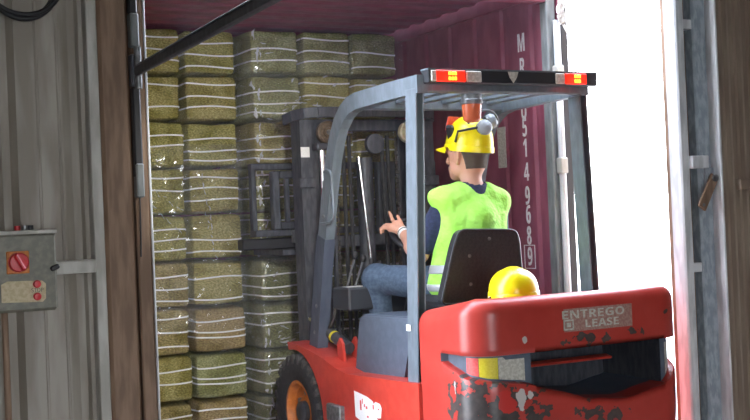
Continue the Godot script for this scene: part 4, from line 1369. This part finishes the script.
	for i in 4:
		var k: Vector3 = palm + fingers[i][0]
		var d1 := Vector3(-0.72, 0.05, -0.65).normalized()
		var d2 := Vector3(-0.62, -0.62, -0.48).normalized()
		var d3 := Vector3(-0.10, -0.98, 0.15).normalized()
		if i == 0:   # forefinger raised off the wheel
			d1 = Vector3(-0.45, 0.80, -0.35).normalized()
			d2 = Vector3(-0.25, 0.95, -0.2).normalized()
			d3 = Vector3(-0.35, 0.9, -0.2).normalized()
		var r: float = fingers[i][4]
		var a: Vector3 = k + d1 * fingers[i][1]
		var b: Vector3 = a + d2 * fingers[i][2]
		var c: Vector3 = b + d3 * fingers[i][3]
		hb += [[k, a, r * 1.08, r, 0.006], [a, b, r, r * 0.94, 0.005], [b, c, r * 0.94, r * 0.8, 0.005]]
	var tb := wrL + Vector3(0.018, 0.022, -0.03)
	var t1 := tb + Vector3(-0.004, 0.034, -0.018)
	var t2 := t1 + Vector3(-0.012, 0.030, -0.008)
	hb += [[tb, t1, 0.0135, 0.0105, 0.008], [t1, t2, 0.0105, 0.0085, 0.005]]
	sdf(body, hb, 0.0032, 0.014)
	part("body", body, M.skin, p)
	# clothes
	var grow := func(bones: Array, e: float) -> Array:
		var o := []
		for b in bones: o.append([b[0], b[1], b[2] + e, b[3] + e])
		return o
	var hem := [[neck + Vector3(0, 0.045, 0.0), neck + Vector3(0, 0.13, -0.02), -0.066, -0.075]]
	var slvL := shL.lerp(elL, 0.78)
	var slvR := shR.lerp(elR, 0.78)
	part("t_shirt", sdf(Mb.new(), grow.call(torso + [[shL + Vector3(0.01, -0.018, 0), slvL, 0.047, 0.056], [shR + Vector3(-0.01, -0.018, 0), slvR, 0.047, 0.056]], 0.010) + [[neck - Vector3(0, 0.03, 0), neck + Vector3(0, 0.02, -0.004), 0.066, 0.064]] + hem + [[slvL + Vector3(-0.025, -0.06, -0.05), slvL + Vector3(-0.026, -0.061, -0.05), -0.055, -0.055]], 0.011, 0.04), M.navy, p, "navy short-sleeved T-shirt")
	var vestb: Array = grow.call(torso, 0.020) + [[Vector3(0.395, 1.535, 0.23), Vector3(0.250, 1.522, 0.225), 0.052, 0.040], [Vector3(0.545, 1.53, 0.23), Vector3(0.648, 1.500, 0.23), 0.052, 0.040], [Vector3(0.31, 1.07, 0.16), Vector3(0.335, 1.30, 0.19), 0.078, 0.062], [Vector3(0.60, 1.07, 0.16), Vector3(0.60, 1.30, 0.19), 0.078, 0.062], [Vector3(0.285, 1.50, 0.25), Vector3(0.33, 1.33, 0.28), 0.035, 0.04]]
	var cut := [[neck + Vector3(0, 0.03, 0.0), neck + Vector3(0, 0.12, -0.01), -0.074, -0.12], [Vector3(0.225, 1.41, 0.15), Vector3(0.215, 1.31, 0.12), -0.05, -0.055], [Vector3(0.72, 1.40, 0.2), Vector3(0.72, 1.30, 0.18), -0.06, -0.06]]
	part("safety_vest", sdf(Mb.new(), vestb + cut, 0.009, 0.03), M.lime, p, "lime green high-visibility vest")
	for e in [[1.125, 1.175], [1.035, 1.075]]:
		part("reflective_band", sdf(Mb.new(), grow.call(vestb.slice(0, 3) + vestb.slice(7, 9), 0.004), 0.008, 0.03, e[0], e[1]), M.reflective, p)
	part("jeans", sdf(Mb.new(), grow.call(legs.slice(0, 4) + [legs[6]], 0.012), 0.011, 0.04), M.denim, p, "blue denim trousers")
	for a in [[ankL, -0.01], [ankR, 0.01]]:
		var k: Vector3 = a[0]
		part("boot", sdf(Mb.new(), [[k + Vector3(0, 0.02, 0), k + Vector3(0, -0.05, 0.01), 0.058, 0.05], [k + Vector3(0, -0.052, 0.02), k + Vector3(a[1], -0.058, -0.15), 0.046, 0.040]], 0.008, 0.03, 0.602), M.vinyl, p)
	var hr: Array = grow.call([headb[0], headb[1]], 0.006) + [[head + hy * Vector3(0, -0.06, -0.14), head + hy * Vector3(0, 0.1, -0.14), -0.125, -0.125], [head + hy * Vector3(-0.1, -0.02, -0.01), head + hy * Vector3(-0.1, -0.08, 0.0), -0.046, -0.05], [head + hy * Vector3(0.1, -0.02, -0.01), head + hy * Vector3(0.1, -0.08, 0.0), -0.046, -0.05]]
	part("hair", sdf(Mb.new(), hr, 0.006, 0.02, head.y - 0.085, head.y + 0.08), M.hair, p, "short dark hair")
	var wb := wrL - fw * 0.022
	part("wristband", Mb.new().tube([wb - fw * 0.022, wb - fw * 0.019, wb + fw * 0.019, wb + fw * 0.022], [0.032, 0.0345, 0.0335, 0.031], 18), M.white, p, "white wristband")
	var we := wb + fw * 0.002
	part("watch", Mb.new().tube([we - fw * 0.004, we + fw * 0.004], 0.0355, 18), M.dark_plastic, p)
	# hard hat with raised ear defenders
	var tilt := Basis(Vector3.UP, 0.26) * Basis(Vector3.RIGHT, 0.14)
	var rim := head + Vector3(0.010, 0.038, 0.0)
	var hat := hat_parts(p, "hard_hat", rim, tilt, M.yellow, 0.148)
	for s in [-1.0, 1.0]:
		var cc: Vector3 = rim + tilt * (Vector3(-0.022, 0.098, 0.112) if s < 0 else Vector3(0.075, 0.128, 0.06))
		var dir: Vector3 = (tilt * (Vector3(-0.30, 0.45, 0.84) if s < 0 else Vector3(0.75, 0.5, 0.4))).normalized()
		var side := dir.cross(Vector3.UP).normalized()
		var cb := Basis(side, dir, side.cross(dir))
		var cup := Mb.new()
		cup.lathe(cc, [Vector2(0.036, -0.006), Vector2(0.041, 0.006), Vector2(0.039, 0.024), Vector2(0.028, 0.036), Vector2(0, 0.040)], cb, 22, false)
		part("ear_cup", cup, M.grey_plastic, hat, "grey ear defender cup folded up against the hat")
		part("ear_cushion", Mb.new().lathe(cc, [Vector2(0.032, -0.02), Vector2(0.040, -0.012), Vector2(0.038, -0.004)], cb, 22), M.dark_plastic, hat)
		part("cup_arm", Mb.new().tube([rim + tilt * Vector3(s * 0.118, 0.02, 0.01), rim + tilt * Vector3(s * 0.125, 0.075, 0.03), cc + dir * 0.03], 0.007, 8), M.black, hat)
		var vc := rim + tilt * Vector3(s * 0.098, 0.062, -0.045)
		part("visor_pivot", Mb.new().box(vc, Vector3(0.03, 0.085, 0.045), 0.008, tilt * Basis(Vector3.BACK, s * -0.35)), M.black, hat)
	var arc := []
	for i in 15:
		var a := PI * i / 14.0
		arc.append(rim + tilt * Vector3(cos(a) * 0.11, 0.115 + sin(a) * 0.075, 0.085 + sin(a) * 0.02))
	part("headband", Mb.new().tube(arc, 0.006, 8), M.dark_plastic, hat)
	# folded mesh visor over the brow
	var vs := []
	for i in 5:
		var row := PackedVector3Array()
		for k in 13:
			var a := PI * (0.10 + 0.80 * k / 12.0)
			row.append(rim + tilt * Vector3(-cos(a) * 0.122, 0.075 + i * 0.018, -0.04 - sin(a) * 0.085 + i * 0.004))
		vs.append(row)
	part("visor", Mb.new().sheet(vs, func(q): return q - rim), M.sticker_red, hat, "raised reddish visor edge")
	# second hat resting on the counterweight
	var h2 := thing("hard_hat", "yellow hard hat lying on top of the forklift's red counterweight", "hard hat", Vector3(0.275, 1.03, 0.86))
	hat_parts(h2, "shell", Vector3(0.275, 1.060, 0.86), Basis(Vector3.UP, 2.5) * Basis(Vector3.RIGHT, -0.06), M.yellow, 0.108)

# ---------------------------------------------------------------- things on the walls
const LAMP := 9.0
func wall_things() -> void:
	var b := thing("control_box", "grey electrical control box with a red rotary switch on the ribbed wall", "control box", Vector3(-1.9537, 1.1314, 0.909))
	part("housing", Mb.new().boxa(-2.0796, -1.8368, 1.1359, 1.4282, 0.9045, 1.0169, 0.01), M.box_grey, b)
	part("lid", Mb.new().boxa(-2.0751, -1.8413, 1.1422, 1.4147, 1.0151, 1.0259, 0.005), M.box_grey, b)
	var zf := 1.026
	part("top_lip", Mb.new().boxa(-2.0814, -1.8350, 1.4174, 1.4318, 0.9045, 1.0331, 0.003), M.pale_trim, b)
	part("switch_plate", Mb.new().boxa(-2.0180, -1.9380, 1.276, 1.357, zf, zf + 0.006, 0.003), M.rim_orange, b)
	var Z := Vector3(0, 0, 1)
	var kb := Basis(Vector3.UP, Z, Vector3.UP.cross(Z))
	var sw := part("rotary_switch", Mb.new().lathe(Vector3(-1.9780, 1.317, zf + 0.006), [Vector2(0.035, 0), Vector2(0.035, 0.02), Vector2(0.031, 0.026), Vector2(0, 0.027)], kb, 28), M.button_red, b, "red rotary main switch")
	part("grip", Mb.new().box(Vector3(-1.9780, 1.317, zf + 0.04), Vector3(0.016, 0.066, 0.02), 0.005, Basis(Z, 0.5)), M.button_red, sw)
	var lp := PackedVector2Array()
	for q in [[-2.0391, 1.1746], [-1.8952, 1.1692], [-1.8835, 1.1809], [-1.8817, 1.2348], [-1.8952, 1.2465], [-2.0166, 1.2501], [-2.0391, 1.2393]]: lp.append(Vector2(q[0], q[1]))
	part("button_plate", Mb.new().prism(lp, Vector3(0, 0, zf), Vector3.RIGHT, Vector3.UP, Vector3(0, 0, 0.004)), M.plate_cream, b)
	for y in [1.235, 1.190]:
		part("push_button", Mb.new().lathe(Vector3(-1.9150, y, zf + 0.003), [Vector2(0.014, 0), Vector2(0.014, 0.012), Vector2(0.011, 0.016), Vector2(0, 0.017)], kb, 18), M.button_red, b)
	var font := SystemFont.new()
	font.font_names = PackedStringArray(["Droid Sans"])
	var tm := TextMesh.new()
	tm.text = "STOP"
	tm.font = font
	tm.font_size = 32
	tm.pixel_size = 0.0006
	tm.depth = 0.001
	part("lettering", tm, M.dark_plastic, b).position = Vector3(-1.9130, 1.2125, zf + 0.0045) - b.position
	part("latch", Mb.new().box(Vector3(-1.8480, 1.291, zf + 0.006), Vector3(0.034, 0.018, 0.014), 0.004, Basis(Z, 0.4)), M.black, b)
	for e in [[-1.9645, M.button_red], [-1.9375, M.grey_metal], [-1.9177, M.black]]:
		part("cable_gland", Mb.new().tube([Vector3(e[0], 1.428, 0.97), Vector3(e[0], 1.447, 0.97), Vector3(e[0], 1.449, 0.97)], 0.011, 10), e[1], b)
	part("conduit", Mb.new().tube([Vector3(-2.0166, 1.1359, 0.945), Vector3(-2.0166, 0, 0.945)], 0.012, 10), M.brown_post, b)
	tag(part("steel_bracket", Mb.new().boxa(-1.836, -1.6739, 1.2618, 1.3113, 0.9045, 0.945, 0.004).boxa(-1.836, -1.6739, 1.3041, 1.3113, 0.873, 0.945, 0.002), M.pale_trim), "short pale steel bracket between the control box and the door post", "bracket")
	# loop of black cable hanging from above
	var cb := thing("cable_loop", "black cable coiled in a loop hanging high on the ribbed wall", "cable", Vector3(-1.8897, 2.2644, 0.927))
	for k in 3:
		var pts := []
		for i in 25:
			var a := PI + PI * i / 24.0
			var r := 0.128 + k * 0.012
			pts.append(Vector3(-1.905 + cos(a) * r * 0.92, 2.348 + k * 0.004 + sin(a) * (0.126 + (k % 2) * 0.010), 0.925 + k * 0.013))
		pts.insert(0, Vector3(pts[0].x + 0.02, 2.80, 0.925 + k * 0.013))
		pts.append(Vector3(pts[-1].x - 0.02, 2.80, 0.925 + k * 0.013))
		part("strand", Mb.new().tube(pts, 0.0095, 8), M.black, cb)
	part("cable_clip", Mb.new().boxa(-2.0336, -1.7728, 2.777, 2.8219, 0.9, 0.9719, 0.004), M.grey_metal, cb)
	# swing arm hinged on the brown post, reaching out into the hall
	var a := thing("swing_arm", "steel swing arm on a black pivot rail fixed to the brown door post", "swing arm", Vector3(-1.4941, 1.5361, 0.945))
	part("pivot_rail", Mb.new().boxa(-1.5138, -1.4806, 1.617, 1.9677, 0.927, 0.9629, 0.006), M.black, a)
	part("pivot_rail", Mb.new().boxa(-1.5138, -1.4806, 2.2509, 2.7949, 0.927, 0.9629, 0.006), M.black, a)
	part("end_bracket", Mb.new().boxa(-1.512, -1.4824, 1.5406, 1.6709, 0.927, 0.9764, 0.005), M.grey_post, a)
	part("end_bracket", Mb.new().boxa(-1.5138, -1.4806, 2.1205, 2.2509, 0.927, 0.9764, 0.005), M.grey_post, a)
	part("hinge_block", Mb.new().boxa(-1.5165, -1.4716, 1.9677, 2.0936, 0.927, 0.9674, 0.006), M.mast, a)
	part("hinge_pin", Mb.new().tube([Vector3(-1.4896, 1.9587, 0.9701), Vector3(-1.4896, 2.1205, 0.9701)], 0.014, 10), M.grey_metal, a)
	part("arm_bar", Mb.new().bar(Vector3(-1.492, 2.026, 0.95), Vector3(-1.60, 2.018, 3.4), 0.022, 0.038, Vector3.UP, 0.006), M.mast, a)
	part("arm_edge", Mb.new().bar(Vector3(-1.494, 2.046, 0.99), Vector3(-1.60, 2.038, 3.4), 0.024, 0.005, Vector3.UP, 0.001), M.guard, a)
	# loading lamp at the free end of the arm, turned towards the container
	var lp0 := Vector3(-1.60, 1.985, 3.42)
	var aim := (Vector3(0.02, 1.35, -1.75) - lp0).normalized()
	var ls := aim.cross(Vector3.UP).normalized()
	var lbs := Basis(ls, aim, ls.cross(aim))
	var hd := part("lamp_head", Mb.new().lathe(lp0, [Vector2(0.0, -0.16), Vector2(0.035, -0.155), Vector2(0.045, -0.08), Vector2(0.085, -0.02), Vector2(0.09, 0.03), Vector2(0.084, 0.03), Vector2(0.08, 0.0)], lbs, 24), M.black, a)
	part("lamp_glass", Mb.new().lathe(lp0, [Vector2(0.083, 0.005), Vector2(0.06, 0.014), Vector2(0.0, 0.018)], lbs, 24), M.lamp_glass, hd)
	var sp := SpotLight3D.new()
	sp.name = "loading_lamp_light"
	sp.light_color = rgb(250, 248, 240)
	sp.light_energy = LAMP
	sp.light_size = 0.08
	sp.spot_angle = 16.5
	sp.spot_angle_attenuation = 0.6
	sp.spot_range = 20.0
	sp.spot_attenuation = 2.0
	sp.shadow_enabled = true
	sp.transform = Transform3D(Basis.looking_at(aim, Vector3.UP), lp0 + aim * 0.04)
	add_child(sp)
	part("pull_cord", Mb.new().tube([Vector3(-1.4977, 1.5451, 0.954), Vector3(-1.4959, 1.4012, 0.9405), Vector3(-1.4959, 1.3113, 0.9315)], 0.003, 6), M.black, a)
	# latch lever on the right door frame
	var l := thing("latch_lever", "brown flat latch lever hanging on the pale door frame", "lever", Vector3(1.4283, 1.4012, 0.945))
	part("lever", Mb.new().bar(Vector3(1.4478, 1.5675, 0.9584), Vector3(1.3426, 1.4057, 0.9674), 0.055, 0.014, Vector3(0, 0, 1), 0.004), M.brown_post, l)
	part("pivot", Mb.new().lathe(Vector3(1.4388, 1.5559, 0.927), [Vector2(0.018, 0), Vector2(0.018, 0.05), Vector2(0, 0.052)], kb, 12), M.grey_metal, l)
	part("mounting_plate", Mb.new().boxa(1.403, 1.463, 1.5181, 1.608, 0.927, 0.9405, 0.003), M.bluegrey_paint, l)
	part("rivet", Mb.new().lathe(Vector3(1.3534, 1.4237, 0.9701), [Vector2(0.01, 0), Vector2(0.008, 0.006), Vector2(0, 0.008)], kb, 10), M.grey_metal, l)

# hay dust hanging in the air of the doorway and the container mouth
func haze(we: WorldEnvironment) -> void:
	we.environment.volumetric_fog_enabled = true
	we.environment.volumetric_fog_density = 0.0
	var fv := FogVolume.new()
	fv.name = "hay_dust"
	fv.shape = RenderingServer.FOG_VOLUME_SHAPE_BOX
	fv.size = Vector3(2.3, 2.6, 2.2)
	fv.position = Vector3(0.0, 1.35, -0.5)
	var fm := FogMaterial.new()
	fm.albedo = rgb(226, 230, 246)
	fm.density = 0.013
	fv.material = fm
	add_child(fv)
	fv.set_meta("label", "thin hay dust in the air of the container mouth")
	fv.set_meta("category", "dust")
	fv.set_meta("kind", "stuff")
